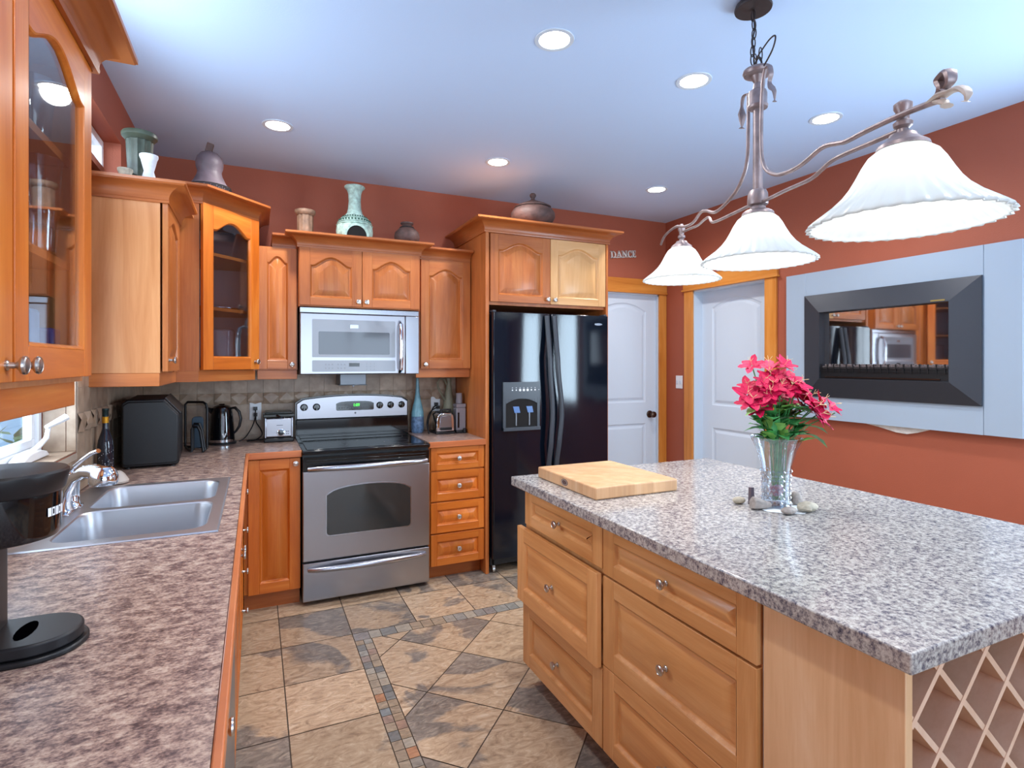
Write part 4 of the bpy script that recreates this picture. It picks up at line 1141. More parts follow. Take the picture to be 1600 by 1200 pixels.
# dispenser
g = G(); g.box(1.500, 1.776, 3.396, 3.408, 1.178, 1.290); g.box(1.500, 1.520, 3.396, 3.408, .965, 1.178); g.box(1.756, 1.776, 3.396, 3.408, .965, 1.178)
for k in range(12):
    a, b = k/12, (k+1)/12; f = lambda s: 1.178-.035*(1-(1-(2*s-1)**2))
    xa, xb_ = 1.520+.236*a, 1.520+.236*b
    g.prism([(xa, f(a)), (xb_, f(b)), (xb_, 1.18), (xa, 1.18)], 3.396, 3.408, axis='y')
g.box(1.500, 1.776, 3.385, 3.408, .962, .985)
ds = P('dispenser', g, M_fhandle, dl, bevel=.002)
g = G(); g.box(1.520, 1.756, 3.4015, 3.4045, .985, 1.175); P('dispenser_recess', g, M_dark, ds)
for x in (1.575, 1.675):
    g = G(); g.prism([(x-.002, 1.125), (x+.042, 1.125), (x+.052, 1.082), (x+.010, 1.082)], 3.396, 3.401, axis='y'); P('paddle', g, MATS.get('paddle_blue') or plain('paddle_blue', (86, 122, 176), rough=.2), ds)
    g = G(); g.box(x+.018, x+.026, 3.3965, 3.401, .995, 1.081); P('paddle_stem', g, M_dish, ds)
g = G()
for k, r in enumerate((.005, .005, .009, .009, .009, .006, .006)):
    g.lathe([(r, 0), (r, .001), (0, .001)], (0, 0, 0), seg=12, M=fy(1.568+k*.0285, 3.3958, 1.236))
    g.box(1.564+k*.0285, 1.572+k*.0285, 3.3950, 3.3958, 1.250, 1.253)
g.box(1.765, 1.772, 3.3950, 3.3958, 1.235, 1.238); P('dispenser_buttons', g, M_label, ds)
g = G(); g.lathe([(1, 0), (1, .002), (0, .002)], (0, 0, 0), seg=24, M=fy(2.262, 3.411, 1.700) @ Matrix.Diagonal((.034, .008, 1, 1))); P('badge', g, M_steelb, dr)
for x in (1.452, 2.338):
    g = G(); g.box(x-.012, x+.012, 3.43, 3.50, 1.7625, 1.775); P('hinge_cover', g, M_fhandle, t, bevel=.003)
for x in (1.46, 2.33):
    g = G(); g.lathe([(.02, -.008), (.02, .008)], (x, 3.475, .022), axis='x', seg=16); g.box(x-.010, x+.010, 3.462, 3.49, .02, .052); P('caster', g, M_nickel, t)

# ---------------------------------------------------------------- things on the back worktop
zc = .9102
t = T('air_oven', 'large black countertop box with a chamfered top corner, at the worktop corner', 'appliance', (-.49, 3.42, .91))
t.rotation_euler = (0, 0, .072); t.location.x -= .012
pf = [(-.598, .925), (-.586, .918), (-.372, .918), (-.362, .930), (-.362, 1.170), (-.425, 1.243), (-.576, 1.243), (-.598, 1.225)]
g = G(); g.prism(pf, 3.185, 3.655, axis='y'); P('body', g, M_blackm, t, bevel=.006)
g = G(); g.prism([(p[0]*.96-.0195, 1.08+(p[1]-1.08)*.93) for p in pf], 3.176, 3.1845, axis='y'); P('side_panel', g, M_black, t, bevel=.004)
for x in (-.575, -.39):
    for y in (3.21, 3.63):
        g = G(); g.lathe([(.012, 0), (.012, .0078)], (x, y, zc), seg=12); P('foot', g, M_black, t)
g = G(); pf2 = [(-.422, 1.246), (-.357, 1.172)]
g.prism([(-.424, 1.2455), (-.3585, 1.170), (-.354, 1.174), (-.420, 1.250)], 3.20, 3.64, axis='y'); P('sloped_door', g, M_screwb, t)

t = T('tray_stand', 'black metal frame stand holding dark trays upright, right of the large black box', 'rack', (-.29, 3.72, .91))
def wire(pts, r, nm, par, mat=M_blackm): 
    g = G(); g.tube(pts, r, seg=8); return P(nm, g, mat, par)
wire([(-.385, 3.85, zc+.008), (-.385, 3.85, 1.17), (-.372, 3.84, 1.185), (-.285, 3.76, 1.187), (-.268, 3.745, 1.176), (-.262, 3.74, 1.15), (-.262, 3.74, zc+.008), (-.385, 3.85, zc+.008)], .007, 'frame', t)
wire([(-.332, 3.64, zc+.008), (-.332, 3.64, 1.04), (-.326, 3.64, 1.055), (-.300, 3.62, 1.055), (-.288, 3.61, 1.03), (-.272, 3.60, zc+.008)], .007, 'divider', t)
wire([(-.330, 3.69, zc+.008), (-.330, 3.69, 1.05), (-.322, 3.69, 1.068), (-.296, 3.665, 1.068), (-.282, 3.655, 1.03), (-.266, 3.65, zc+.008)], .007, 'divider', t)
wire([(-.272, 3.60, zc+.007), (-.262, 3.74, zc+.007)], .006, 'base_rail', t); wire([(-.332, 3.64, zc+.007), (-.385, 3.85, zc+.007)], .006, 'base_rail', t)
g = G(); pr = rrect(-.338, -.278, .925, 1.108, .02); g.prism(pr, 3.70, 3.712, axis='y')
tag(P('baking_tray', g, plain('dark_blue_tray', (44, 60, 74), rough=.3, metal=.4), loc=(-.31, 3.706, .92), bevel=.003), 'dark blue-grey tray standing upright in the black stand', 'tray')

t = T('kettle', 'black electric kettle with a chrome base ring', 'kettle', (-.190, 3.97, .91))
kx, ky = -.195, 3.955
g = G(); g.lathe([(.082, 0), (.083, .010), (.078, .014)], (kx, ky, zc), seg=36); P('power_base', g, M_black, t)
g = G(); g.lathe([(.073, .0145), (.074, .030)], (kx, ky, zc), seg=36); P('base_ring', g, M_chrome, t)
g = G(); g.lathe([(.0735, .0305), (.073, .06), (.066, .15), (.059, .215), (.056, .228), (.040, .240), (.018, .245), (.014, .252), (0, .253)], (kx, ky, zc), seg=36); P('body', g, M_blackg, t)
g = G(); g.prism([(-.052, .18), (-.095, .232), (-.088, .236), (-.050, .225)], -.018, .018, axis='y', M=Matrix.Translation((kx, ky, zc))); P('spout', g, M_blackg, t, bevel=.004)
g = G(); g.tube([(kx+.050, ky-.01, zc+.222), (kx+.075, ky-.02, zc+.226), (kx+.098, ky-.03, zc+.200), (kx+.108, ky-.032, zc+.155), (kx+.100, ky-.03, zc+.110), (kx+.082, ky-.024, zc+.080), (kx+.068, ky-.018, zc+.065)], [.009, .011, .011, .010, .010, .009, .008], seg=12, flat=.8); P('handle', g, M_black, t)
g = G(); Mk = frame((kx+.012, ky-.0705, zc+.135), (1, .18, 0), (.18, -1, -.09)); g.box(-.006, .006, -.045, .045, -.003, .002, M=Mk); P('water_gauge', g, M_smoke, t)
g = G(); Mk = frame((kx+.016, ky-.0765, zc+.060), (1, .2, 0), (.2, -1, 0)); g.prism([(-.012, .012), (-.006, .012), (0, -.004), (.006, .012), (.012, .012), (.003, -.014), (-.003, -.014)], 0, .002, axis='z', M=Mk); P('emblem', g, M_label, t)

def outlet(x, z, nm, label, plugs=True, wall='back'):
    t = T(nm, label, 'outlet', (x, YB, z), 'wall outlets')
    g = G(); yy = YB-.0075; g.box(x-.036, x+.036, yy-.006, yy, z-.058, z+.058); P('cover_plate', g, M_switch, t, bevel=.003)
    for dz in (.02, -.02):
        g = G(); g.prism([(x-.016, z+dz-.012), (x+.016, z+dz-.012), (x+.016, z+dz+.012), (x-.016, z+dz+.012)], yy-.0075, yy-.006, axis='y'); P('socket', g, M_dish if not plugs else M_switch, t)
    return t
outlet(-.003, 1.098, 'wall_outlet', 'white wall outlet with two black plugs, between the kettle and the fryer')
t = T('wall_outlet', 'white wall outlet behind the toaster cords, right of the blue vase', 'outlet', (1.235, YB, 1.11), 'wall outlets')
g = G(); g.box(1.200, 1.272, YB-.0135, YB-.0075, 1.055, 1.165); P('cover_plate', g, M_switch, t, bevel=.003)
def cord(pts, nm, label, r=.0035, plug=None):
    g = G()
    # smooth through the points
    P0 = [Vector(p) for p in pts]; out = []
    for i in range(len(P0)-1):
        a = P0[max(i-1, 0)]; b = P0[i]; c = P0[i+1]; d = P0[min(i+2, len(P0)-1)]
        for k in range(6):
            s = k/6; out.append(.5*((2*b)+(c-a)*s+(2*a-5*b+4*c-d)*s*s+(3*b-a-3*c+d)*s**3))
    out.append(P0[-1])
    g.tube(out, r, seg=8)
    if plug: g.box(plug[0]-.012, plug[0]+.012, plug[1]-.028, plug[1], plug[2]-.011, plug[2]+.011)
    return tag(P(nm, g, M_black, loc=pts[0]), label, 'cord', 'appliance cords')
cord([(-.003, 4.035, 1.110), (-.004, 4.010, 1.07), (-.02, 4.0, 1.01), (-.06, 4.0, .94), (-.098, 3.99, .9145)], 'power_cord', 'black power cord running from the outlet down to the kettle', plug=(-.003, 4.060, 1.118))
cord([(.0, 4.035, 1.070), (.002, 4.012, 1.03), (.028, 4.01, .985), (.036, 4.02, .945), (.0, 4.0, .918), (-.045, 3.98, .915), (-.04, 4.02, .9145), (.052, 4.03, .9145)], 'power_cord', 'black power cord looping from the outlet towards the deep fryer', plug=(-.003, 4.060, 1.078))

t = T('deep_fryer', 'stainless deep fryer with black lid and round dial, left of the range', 'fryer', (.14, 3.95, .91))
g = G(); g.box(.044, .224, 3.862, 4.020, zc, zc+.028); P('base', g, M_black, t, bevel=.008)
g = G(); g.box(.050, .218, 3.866, 4.015, zc+.0285, zc+.160); P('body', g, M_steel, t, bevel=.012)
g = G(); g.box(.050, .060, 3.860, 4.012, zc+.03, zc+.158); g.box(.208, .218, 3.860, 4.012, zc+.03, zc+.158); P('corner_trim', g, M_steelb, t, bevel=.003)
g = G(); g.box(.040, .228, 3.855, 4.024, zc+.1605, zc+.182); g.box(.052, .216, 3.865, 4.014, zc+.182, zc+.196); P('lid', g, plain('lid_grey', (58, 62, 60), rough=.3), t, bevel=.006)
g = G(); g.tube([(.120, 3.852, zc+.176), (.135, 3.842, zc+.166), (.150, 3.838, zc+.160), (.164, 3.843, zc+.158)], .006, seg=8); P('handle', g, M_blackg, t)
g = G(); g.lathe([(.024, 0), (.024, .004), (.020, .006)], (0, 0, 0), seg=24, M=fy(.146, 3.8655, zc+.062)); P('dial_ring', g, M_chrome, t)
g = G(); g.lathe([(.018, 0), (.016, .014), (0, .015)], (0, 0, 0), seg=24, M=fy(.146, 3.8592, zc+.062)); P('dial', g, M_blackg, t)
g = G()
for k in range(4): g.box(.178+(k % 2)*.010, .183+(k % 2)*.010, 3.865, 3.8665, zc+.050+(k//2)*.016, zc+.055+(k//2)*.016)
g.box(.120, .158, 3.865, 3.8665, zc+.108, zc+.111); P('panel_marks', g, M_black, t)

t = T('glass_vase', 'tall slender light blue vase with patterned lower half, right of the range', 'vase', (1.076, 3.99, .91))
g = G(); g.lathe([(.040, 0), (.045, .01), (.047, .06), (.0455, .118)], (1.076, 3.99, zc), seg=32); P('patterned_base', g, M_bluegl2, t)
g = G(); g.lathe([(.0455, .1185), (.044, .15), (.036, .19), (.024, .235), (.016, .29), (.012, .35), (.0105, .385), (.012, .398), (.009, .400), (0, .395)], (1.076, 3.99, zc), seg=32); P('neck', g, M_bluegl, t)

t = T('toaster', 'polished chrome toaster seen end-on', 'toaster', (1.236, 3.89, .91))
g = G(); g.box(1.165, 1.306, 3.815, 3.965, zc, zc+.016); P('base', g, M_black, t, bevel=.003)
tp = [(1.168, zc+.0165), (1.304, zc+.0165), (1.302, zc+.10), (1.294, zc+.135), (1.276, zc+.150), (1.200, zc+.150), (1.180, zc+.135), (1.170, zc+.10)]
g = G(); g.prism(tp, 3.82, 3.96, axis='y'); P('body', g, M_chrome, t, bevel=.006)
g = G(); g.prism([(1.188, zc+.030), (1.284, zc+.030), (1.278, zc+.115), (1.264, zc+.130), (1.208, zc+.130), (1.194, zc+.115)], 3.814, 3.8195, axis='y'); P('end_plate', g, M_steelb, t, bevel=.003)
g = G(); g.box(1.194, 1.280, 3.806, 3.8135, zc+.028, zc+.048); P('lever', g, M_black, t, bevel=.003)
g = G(); g.box(1.195, 1.282, 3.84, 3.95, zc+.1505, zc+.156); g.box(1.198, 1.216, 3.825, 3.84, zc+.150, zc+.175); g.box(1.262, 1.280, 3.825, 3.84, zc+.150, zc+.175); g.box(1.198, 1.280, 3.823, 3.830, zc+.168, zc+.180); P('top_trim', g, M_black, t, bevel=.003)
cord([(1.236, 4.045, 1.10), (1.200, 4.01, 1.085), (1.152, 3.95, 1.02), (1.128, 3.90, .96), (1.125, 3.86, .915)], 'power_cord', 'black power cord curving down left of the chrome toaster', plug=(1.236, 4.065, 1.110), r=.005)
cord([(1.250, 4.045, 1.09), (1.175, 4.0, 1.055), (1.140, 3.96, 1.0), (1.135, 3.93, .94), (1.150, 3.92, .915)], 'power_cord', 'second black cord between the blue vase and the chrome toaster', plug=(1.250, 4.065, 1.085), r=.004)

t = T('pitcher', 'tall sage green ceramic pitcher with looping handle behind the toaster', 'pitcher', (1.330, 4.03, .91))
g = G(); g.lathe([(.040, 0), (.046, .05), (.047, .12), (.042, .20), (.032, .26), (.021, .32), (.017, .36), (.020, .395), (.019, .395), (0, .39)], (1.325, 4.018, zc), seg=28); P('body', g, M_sage, t)
g = G(); g.tube([(1.306, 4.01, zc+.345), (1.285, 4.0, zc+.385), (1.250, 3.99, zc+.392), (1.228, 3.985, zc+.365), (1.232, 3.985, zc+.325), (1.252, 3.99, zc+.285), (1.276, 4.0, zc+.25), (1.290, 4.005, zc+.23)], .008, seg=10); P('handle', g, M_sage, t)

t = T('food_processor', 'clear plastic food chopper with feed tube, in the corner beside the refrigerator panel', 'food processor', (1.355, 3.87, .91))
g = G(); g.box(1.315, 1.393, 3.815, 3.905, zc, zc+.018); g.lathe([(.014, 0), (.014, .035)], (1.376, 3.806, zc+.001), seg=12); P('base', g, M_black, t, bevel=.004)
g = G(); g.box(1.317, 1.391, 3.818, 3.902, zc+.0185, zc+.185); P('bowl', g, M_smoke, t, bevel=.008)
g = G(); g.box(1.326, 1.338, 3.814, 3.8175, zc+.04, zc+.15); P('measure_strip', g, M_blackg, t)
g = G(); g.box(1.318, 1.390, 3.82, 3.90, zc+.1855, zc+.212); g.lathe([(.024, .2125), (.022, .285), (.023, .29), (0, .29)], (1.352, 3.86, zc), seg=20); P('lid', g, M_smoke, t, bevel=.003)

t = T('bottle', 'dark wine bottle with gold foil collar beside the large black box', 'bottle', (-.592, 2.93, .91)); t.scale = (.86, .86, .95); t.location.x -= .01
g = G(); g.lathe([(.033, 0), (.035, .008), (.035, .15), (.031, .185), (.017, .225), (.0135, .24), (.013, .262)], (-.592, 2.93, zc), seg=28); P('glass', g, plain('bottle_glass', (18, 22, 36), rough=.08, coat=.5, var=.0), t)
g = G(); g.lathe([(.0145, .2625), (.0150, .290), (.0142, .291)], (-.592, 2.93, zc), seg=24); P('foil_collar', g, M_gold, t)
g = G(); g.lathe([(.0135, .2915), (.0135, .316), (.0145, .318), (.0145, .328), (0, .329)], (-.592, 2.93, zc), seg=24); P('cap', g, plain('cap_dark', (30, 50, 52), rough=.3, metal=.5), t)
g = G()
for k in range(46):
    a = random.uniform(-2.3, .3); z = random.uniform(.02, .205); r = .0353 if z < .15 else .0353-.0185*((z-.15)/.075)
    a_ = Vector((-.592+r*math.cos(a), 2.93+r*math.sin(a), zc+z)); s = random.uniform(.0012, .0024)
    u = Vector((-math.sin(a), math.cos(a), 0)); 
    g.face([a_-u*s, a_-Vector((0, 0, s)), a_+u*s, a_+Vector((0, 0, s))])
P('speckles', g, M_label, t)

# ---------------------------------------------------------------- inside the glass cabinets
def glass_tumbler(x, y, z, r, h, label, mat=M_cryst):
    g = G(); g.lathe([(r*.72, 0), (r*.74, .003), (r*.85, h*.5), (r, h), (r*.95, h), (r*.80, h*.5), (r*.68, .008), (0, .008)], (x, y, z), seg=28, flute=lambda a, k: 1+.02*math.cos(14*a))
    return tag(P('glass_vase', g, mat, loc=(x, y, z)), label, 'vase', 'clear glass vases in the near glass cabinet')
glass_tumbler(-.425, 1.510, 1.6585, .043, .20, 'left one of two tall ribbed glass vases in the near glass cabinet')
glass_tumbler(-.475, 1.595, 1.6585, .043, .20, 'right one of two tall ribbed glass vases in the near glass cabinet')
glass_tumbler(-.430, 1.500, 1.9035, .040, .12, 'left one of two short glasses on the near cabinet top shelf')
glass_tumbler(-.470, 1.590, 1.9035, .040, .13, 'right one of two short glasses on the near cabinet top shelf')
g = G(); g.box(-.58, -.440, 1.40, 1.58, 1.3945, 1.54); tag(P('storage_box', g, M_bluebox, loc=(-.5, 1.4, 1.394), bevel=.008), 'pale blue-grey box on the bottom shelf of the near glass cabinet', 'box')
g = G(); g.prism([(1.600, 1.395), (1.640, 1.395), (1.646, 1.50), (1.590, 1.50)], -.475, -.42, axis='x'); tag(P('purple_cup', g, M_purple, loc=(-.45, 1.62, 1.395), bevel=.006), 'purple plastic cup on the bottom shelf of the near glass cabinet', 'cup')
def plate(x, y, z, r, nm, label, mat, cat, n=1):
    g = G()
    for k in range(n): g.lathe([(r*.6, 0), (r, .012), (r, .015), (r*.6, .005), (0, .005)], (x, y, z+k*.007), seg=32)
    return tag(P(nm, g, mat, loc=(x, y, z)), label, cat)
plate(-.20, 3.80, 1.7335, .13, 'serving_platter', 'silvery round platter on the middle shelf of the corner cabinet', M_steelb, 'platter')
g = G(); g.prism(rrect(-.36, -.12, 3.70, 3.90, .05), 1.3945, 1.62); tag(P('glass_canister', g, M_smoke, loc=(-.24, 3.8, 1.394), bevel=.01), 'large clear canister on the bottom of the corner cabinet', 'canister')

# ---------------------------------------------------------------- on top of the cabinets
def rib(n, a_): return lambda a, k: 1+a_*math.cos(n*a)
t = T('column_vase', 'tall green marble fluted column-shaped vase on the left cabinet top', 'vase', (-.475, 2.97, 2.198))
g = G(); g.lathe([(.044, 0), (.044, .02), (.046, .10), (.052, .215)], (-.475, 2.97, 2.1985), seg=48, flute=rib(12, .035)); P('shaft', g, M_greenst, t)
g = G(); g.lathe([(.054, .2155), (.062, .225), (.069, .232), (.070, .244), (.066, .252), (.058, .252), (.05, .24), (0, .235)], (-.475, 2.97, 2.1985), seg=36); P('capital', g, M_greenst, t)
t = T('candle_holder', 'small white hourglass-shaped candle holder in front of the green column vase', 'candle holder', (-.427, 2.885, 2.198))
g = G(); g.lathe([(.034, 0), (.034, .008), (.029, .014), (.026, .035), (.019, .062), (.026, .090), (.031, .112), (.036, .124), (.036, .132), (.030, .134), (.02, .128), (0, .128)], (-.427, 2.885, 2.1985), seg=28); P('holder', g, M_whitest, t)
g = G(); g.lathe([(.018, 0), (.020, .03), (.029, .055), (.029, .062), (.022, .060), (0, .055)], (-.515, 2.89, 2.1985), seg=24); tag(P('stone_cup', g, M_stoned, loc=(-.515, 2.89, 2.198)), 'tiny pale stone cup left of the green column vase', 'cup')
t = T('bell_pot', 'brown-grey clay bell-shaped pot with key-pattern rim on the corner cabinet', 'pot', (-.235, 3.52, 2.358))
bc = (-.235, 3.52, 2.3585)
g = G(); g.lathe([(.112, 0), (.112, .004), (.108, .008), (.106, .036), (.098, .042), (.080, .070), (.064, .105), (.060, .125), (.068, .150), (.070, .175), (.062, .205), (.042, .228), (.018, .238), (.012, .240), (0, .240)], bc, seg=40); P('bell', g, M_clay, t)
g = G()
for k in range(22):
    a0 = 2*PI*k/22
    def bxx(a, b, z0, z1):
        r = .1085
        p = [(bc[0]+r*math.cos(w), bc[1]+r*math.sin(w)) for w in (a, b)]; p2 = [(bc[0]+(r+.002)*math.cos(w), bc[1]+(r+.002)*math.sin(w)) for w in (a, b)]
        g.prism([p[0], p[1], p2[1], p2[0]], bc[2]+z0, bc[2]+z1)
    w = 2*PI/22
    bxx(a0, a0+w*.12, .010, .032); bxx(a0+w*.12, a0+w*.8, .028, .032); bxx(a0+w*.68, a0+w*.8, .014, .028); bxx(a0+w*.35, a0+w*.68, .014, .018); bxx(a0+w*.35, a0+w*.47, .018, .024); bxx(a0, a0+w, .0355, .040)
P('key_pattern', g, M_dark, t)
g = G(); Mh = Matrix.Translation((bc[0]+.004, bc[1], bc[2]+.262)) @ Matrix.Rotation(.25, 4, 'Y'); g.box(-.020, .014, -.012, .012, -.028, .022, M=Mh); P('handle', g, M_clayd, t, bevel=.003)
t = T('column_holder', 'small brown marble fluted column candle holder left of the green chimney pot', 'candle holder', (.283, 3.76, 2.206))
cz = 2.2151
g = G(); g.lathe([(.046, 0), (.047, .04), (.047, .135)], (.283, 3.74, cz), seg=48, flute=rib(10, .04)); P('shaft', g, M_tanstone, t)
g = G(); g.lathe([(.050, .1355), (.060, .146), (.063, .155), (.063, .166), (.055, .170), (.045, .160), (0, .156)], (.283, 3.74, cz), seg=36); P('capital', g, M_tanstone, t)
t = T('chiminea', 'verdigris green and white clay chiminea with arched mouth above the microwave', 'chiminea', (.587, 3.72, 2.206))
cc = (.587, 3.735, cz)
prof = [(.098, 0), (.112, .03), (.117, .06), (.112, .095), (.095, .128), (.070, .155), (.050, .18), (.042, .21), (.038, .26), (.041, .31), (.050, .335), (.062, .345), (.066, .352), (.062, .358), (.050, .354), (.036, .34), (0, .33)]
g = G(); g.lathe(prof, cc, seg=48)
for z, r in ((.115, .106), (.142, .086), (.10, .112)):
    g.lathe([(r, z-.003), (r+.005, z), (r, z+.004)], cc, seg=48, closed=False)
P('pot', g, M_verdi, t)
g = G(); 
mp_ = [(math.cos(a)*.062, .010+max(0, math.sin(a))*.068) for a in [PI*k/16 for k in range(17)]]
Mm = Matrix.Translation((cc[0]-.005, cc[1]-.115, cc[2]))
outer = [(x*1.22, .006+(z-.006)*1.18) for x, z in mp_]
for k in range(16):
    g.prism([mp_[k], outer[k], outer[k+1], mp_[k+1]], -.006, .040, axis='y', M=Mm)
P('mouth_rim', g, M_verdi, t)
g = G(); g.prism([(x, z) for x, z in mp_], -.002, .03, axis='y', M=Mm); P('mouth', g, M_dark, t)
g = G()
for k in range(16):
    a = -PI*k/15
    for z, r, s in ((.128, .099, .004), (.152, .077, .0035)):
        p = (cc[0]+r*math.cos(a), cc[1]+r*math.sin(a), cc[2]+z); g.ball(p, s*1.4, seg=8)
P('dots', g, plain('dot_green', (44, 92, 76), rough=.6), t)
t = T('round_pot', 'small dark clay round pot with narrow neck at the right end above the microwave', 'pot', (.945, 3.75, 2.206))
g = G(); g.lathe([(.050, 0), (.078, .03), (.086, .06), (.080, .09), (.056, .115), (.036, .125), (.030, .132), (.034, .142), (.044, .150), (.044, .158), (.034, .160), (.02, .150), (0, .15)], (.935, 3.74, cz), seg=40); P('pot_body', g, M_clayd, t)
g = G(); g.lathe([(.046, .118), (.050, .124), (.046, .129)], (.935, 3.74, cz), seg=36, closed=False); P('neck_ring', g, M_bronzed, t)
t = T('tureen', 'squat dark clay lidded pot on top of the refrigerator cabinet', 'pot', (1.79, 3.52, 2.386))
tc_ = (1.79, 3.53, 2.3865)
g = G(); g.lathe([(.10, 0), (.14, .03), (.158, .065), (.156, .095), (.138, .122), (.120, .132), (0, .132)], tc_, seg=44); P('bowl', g, M_clayd, t)
g = G(); g.lathe([(.128, .133), (.130, .140), (.10, .156), (.060, .172), (.026, .186), (.018, .192), (0, .192)], tc_, seg=44)
g.lathe([(.014, .190), (.013, .205), (.022, .218), (.023, .228), (.015, .238), (0, .240)], tc_, seg=24); P('lid', g, M_clayd, t)

# DANCE letters on the back wall
def dance():
    g = G(); yb = YB-.002; hgt = .062; x = 2.835; zb = 2.352
    th, tn = .012, .005
    def bx(x0, x1, z0, z1): g.box(x+x0, x+x1, yb-.012, yb, zb+z0, zb+z1)
    def line(a, b, w):
        a, b = Vector(a), Vector(b); d = (b-a).normalized(); n_ = Vector((-d.y, d.x))*w/2
        g.prism([(x+p.x, zb+p.y) for p in (a-n_, b-n_, b+n_, a+n_)], yb-.012, yb, axis='y')
    def arc(cx, cz, rx, rz, a0, a1, w0, w1, n=14):
        for k in range(n):
            p, q = math.radians(a0+(a1-a0)*k/n), math.radians(a0+(a1-a0)*(k+1)/n)
            def wd(a): return w0+(w1-w0)*abs(math.cos(a))
            o = [(cx+rx*math.cos(p), cz+rz*math.sin(p)), (cx+rx*math.cos(q), cz+rz*math.sin(q)), (cx+(rx-wd(q))*math.cos(q), cz+(rz-w0)*math.sin(q)), (cx+(rx-wd(p))*math.cos(p), cz+(rz-w0)*math.sin(p))]
            g.prism([(x+a, zb+b) for a, b in o], yb-.012, yb, axis='y')
    H = hgt
    bx(-.004, .022, 0, .005); bx(-.004, .022, H-.005, H); bx(.003, .003+th, 0, H); arc(.016, H/2, .036, H/2, -90, 90, tn, th); x += .060
    line((.003, 0), (.026, H), tn); line((.024, H), (.047, 0), th); bx(.012, .038, .018, .023); bx(-.005, .012, 0, .005); bx(.036, .058, 0, .005); x += .062
    bx(-.004, .014, 0, .005); bx(.003, .003+tn, 0, H); line((.006, H-.004), (.043, .004), th); bx(.040, .045, 0, H); bx(.034, .052, H-.005, H); bx(-.005, .010, H-.005, H); x += .058
    arc(.026, H/2, .026, H/2, 50, 310, tn, th); bx(.038, .043, H-.022, H-.004); bx(.038, .043, .004, .018); x += .052
    bx(-.004, .036, 0, .005); bx(-.004, .036, H-.005, H); bx(.003, .003+th, 0, H); bx(.012, .028, H/2-.003, H/2+.003); bx(.032, .036, 0, .016); bx(.032, .036, H-.016, H); bx(.025, .029, H/2-.009, H/2+.009)
    # thin strip that joins the letters
    g.box(2.835, x+.03, yb-.004, yb, zb+.004, zb+.010)
    bmesh.ops.rotate(g.bm, verts=g.bm.verts, cent=(2.95, yb, zb), matrix=Matrix.Rotation(-.10, 3, 'Y'))
    tag(P('word_sign', g, M_plaster, loc=(2.95, YB, 2.37)), 'white wooden letters reading DANCE on the red back wall', 'sign')
dance()

# light switch
t = T('light_switch', 'white double light switch between the two white doors', 'switch', (XR, 3.893, 1.248))
g = G(); g.box(XR-.007, XR-.001, 3.850, 3.936, 1.190, 1.306); P('cover_plate', g, M_switch, t, bevel=.003)
for y in (3.873, 3.913):
    g = G(); g.box(XR-.012, XR-.007, y-.008, y+.008, 1.232, 1.262); P('toggle', g, M_white, t, bevel=.002)

# ---------------------------------------------------------------- wall fireplace
t = T('electric_fireplace', 'wide wall fireplace with pale grey surround and black sloping frame', 'fireplace', (XR, 2.09, 1.05))
fx = 3.400
g = G(); Y0, Y1, ZA, ZB = 1.420, 2.753, 1.048, 2.028
oy0, oy1, oz0, oz1 = 1.600, 2.585, 1.21, 1.86
P0_ = g
g.box(fx, XR-.004, Y0, 1.581, ZA, ZB); P('surround_panel', g, M_fppanel, t, bevel=.0015)
g = G(); g.box(fx, XR-.004, 2.6005, Y1, ZA, ZB); P('surround_panel', g, M_fppanel, t, bevel=.0015)
g = G(); holed(g, 1.5825, 2.599, ZA, ZB, [(oy0, oy1, oz0, oz1)], lambda a, b, c, d: g.box(fx, XR-.004, a, b, c, d)); P('surround_panel', g, M_fppanel, t)
g = G()
def fr(y0, y1, z0, z1, x): return [Vector((x, y0, z0)), Vector((x, y1, z0)), Vector((x, y1, z1)), Vector((x, y0, z1))]
loops = [fr(1.584, 2.601, 1.196, 1.873, fx-.001), fr(1.584, 2.601, 1.196, 1.873, fx-.012), fr(1.715, 2.470, 1.316, 1.752, fx-.046), fr(1.718, 2.467, 1.319, 1.749, fx-.046), fr(1.718, 2.467, 1.319, 1.749, fx+.012)]
vl = [[g.bm.verts.new(p) for p in L] for L in loops]
for A, B in zip(vl, vl[1:]):
    for k in range(4): g.bm.faces.new((A[k], A[(k+1) % 4], B[(k+1) % 4], B[k]))
bmesh.ops.recalc_face_normals(g.bm, faces=g.bm.faces)
P('bevelled_frame', g, M_fpframe, t, sharp=10)
g = G(); g.box(fx+.004, fx+.008, 1.7185, 2.4665, 1.3195, 1.7485)
M_mir = plain('dark_mirror_glass', (24, 22, 22), rough=0.03, spec=1.0, ior=3.4)
P('glass', g, M_mir, t)
g = G(); g.box(fx-.034, fx+.003, 1.722, 2.463, 1.320, 1.385); P('burner_box', g, M_black, t)
g = G(); g.box(fx-.028, fx+.003, 1.73, 2.455, 1.3855, 1.400); 
for k in range(90): g.ball((fx-.018+random.uniform(-.008, .014), 1.735+k*.0080, 1.402+random.uniform(-.002, .004)), .0075, seg=8, jit=.0015)
P('ember_bed', g, M_ember, t)
g = G()
for k in range(18): g.box(fx-.040, fx-.036, 1.735+k*.0423, 1.741+k*.0423, 1.360, 1.412)
g.box(fx-.0405, fx-.0355, 1.722, 2.463, 1.388, 1.394); g.box(fx-.0405, fx-.0355, 1.722, 2.463, 1.366, 1.370); P('ember_fence', g, M_black, t)
g = G(); g.box(fx-.0415, fx-.036, 1.760, 2.430, 1.326, 1.333); P('trim_bar', g, M_knobdk, t)
g = G(); Mx = Matrix.Translation((fx-.0455, 1.77, 1.759))
g.box(-.001, .0, -.035, .035, -.004, .004, M=Mx); P('nameplate', g, plain('brass', (170, 150, 90), rough=.4, metal=.8), t)
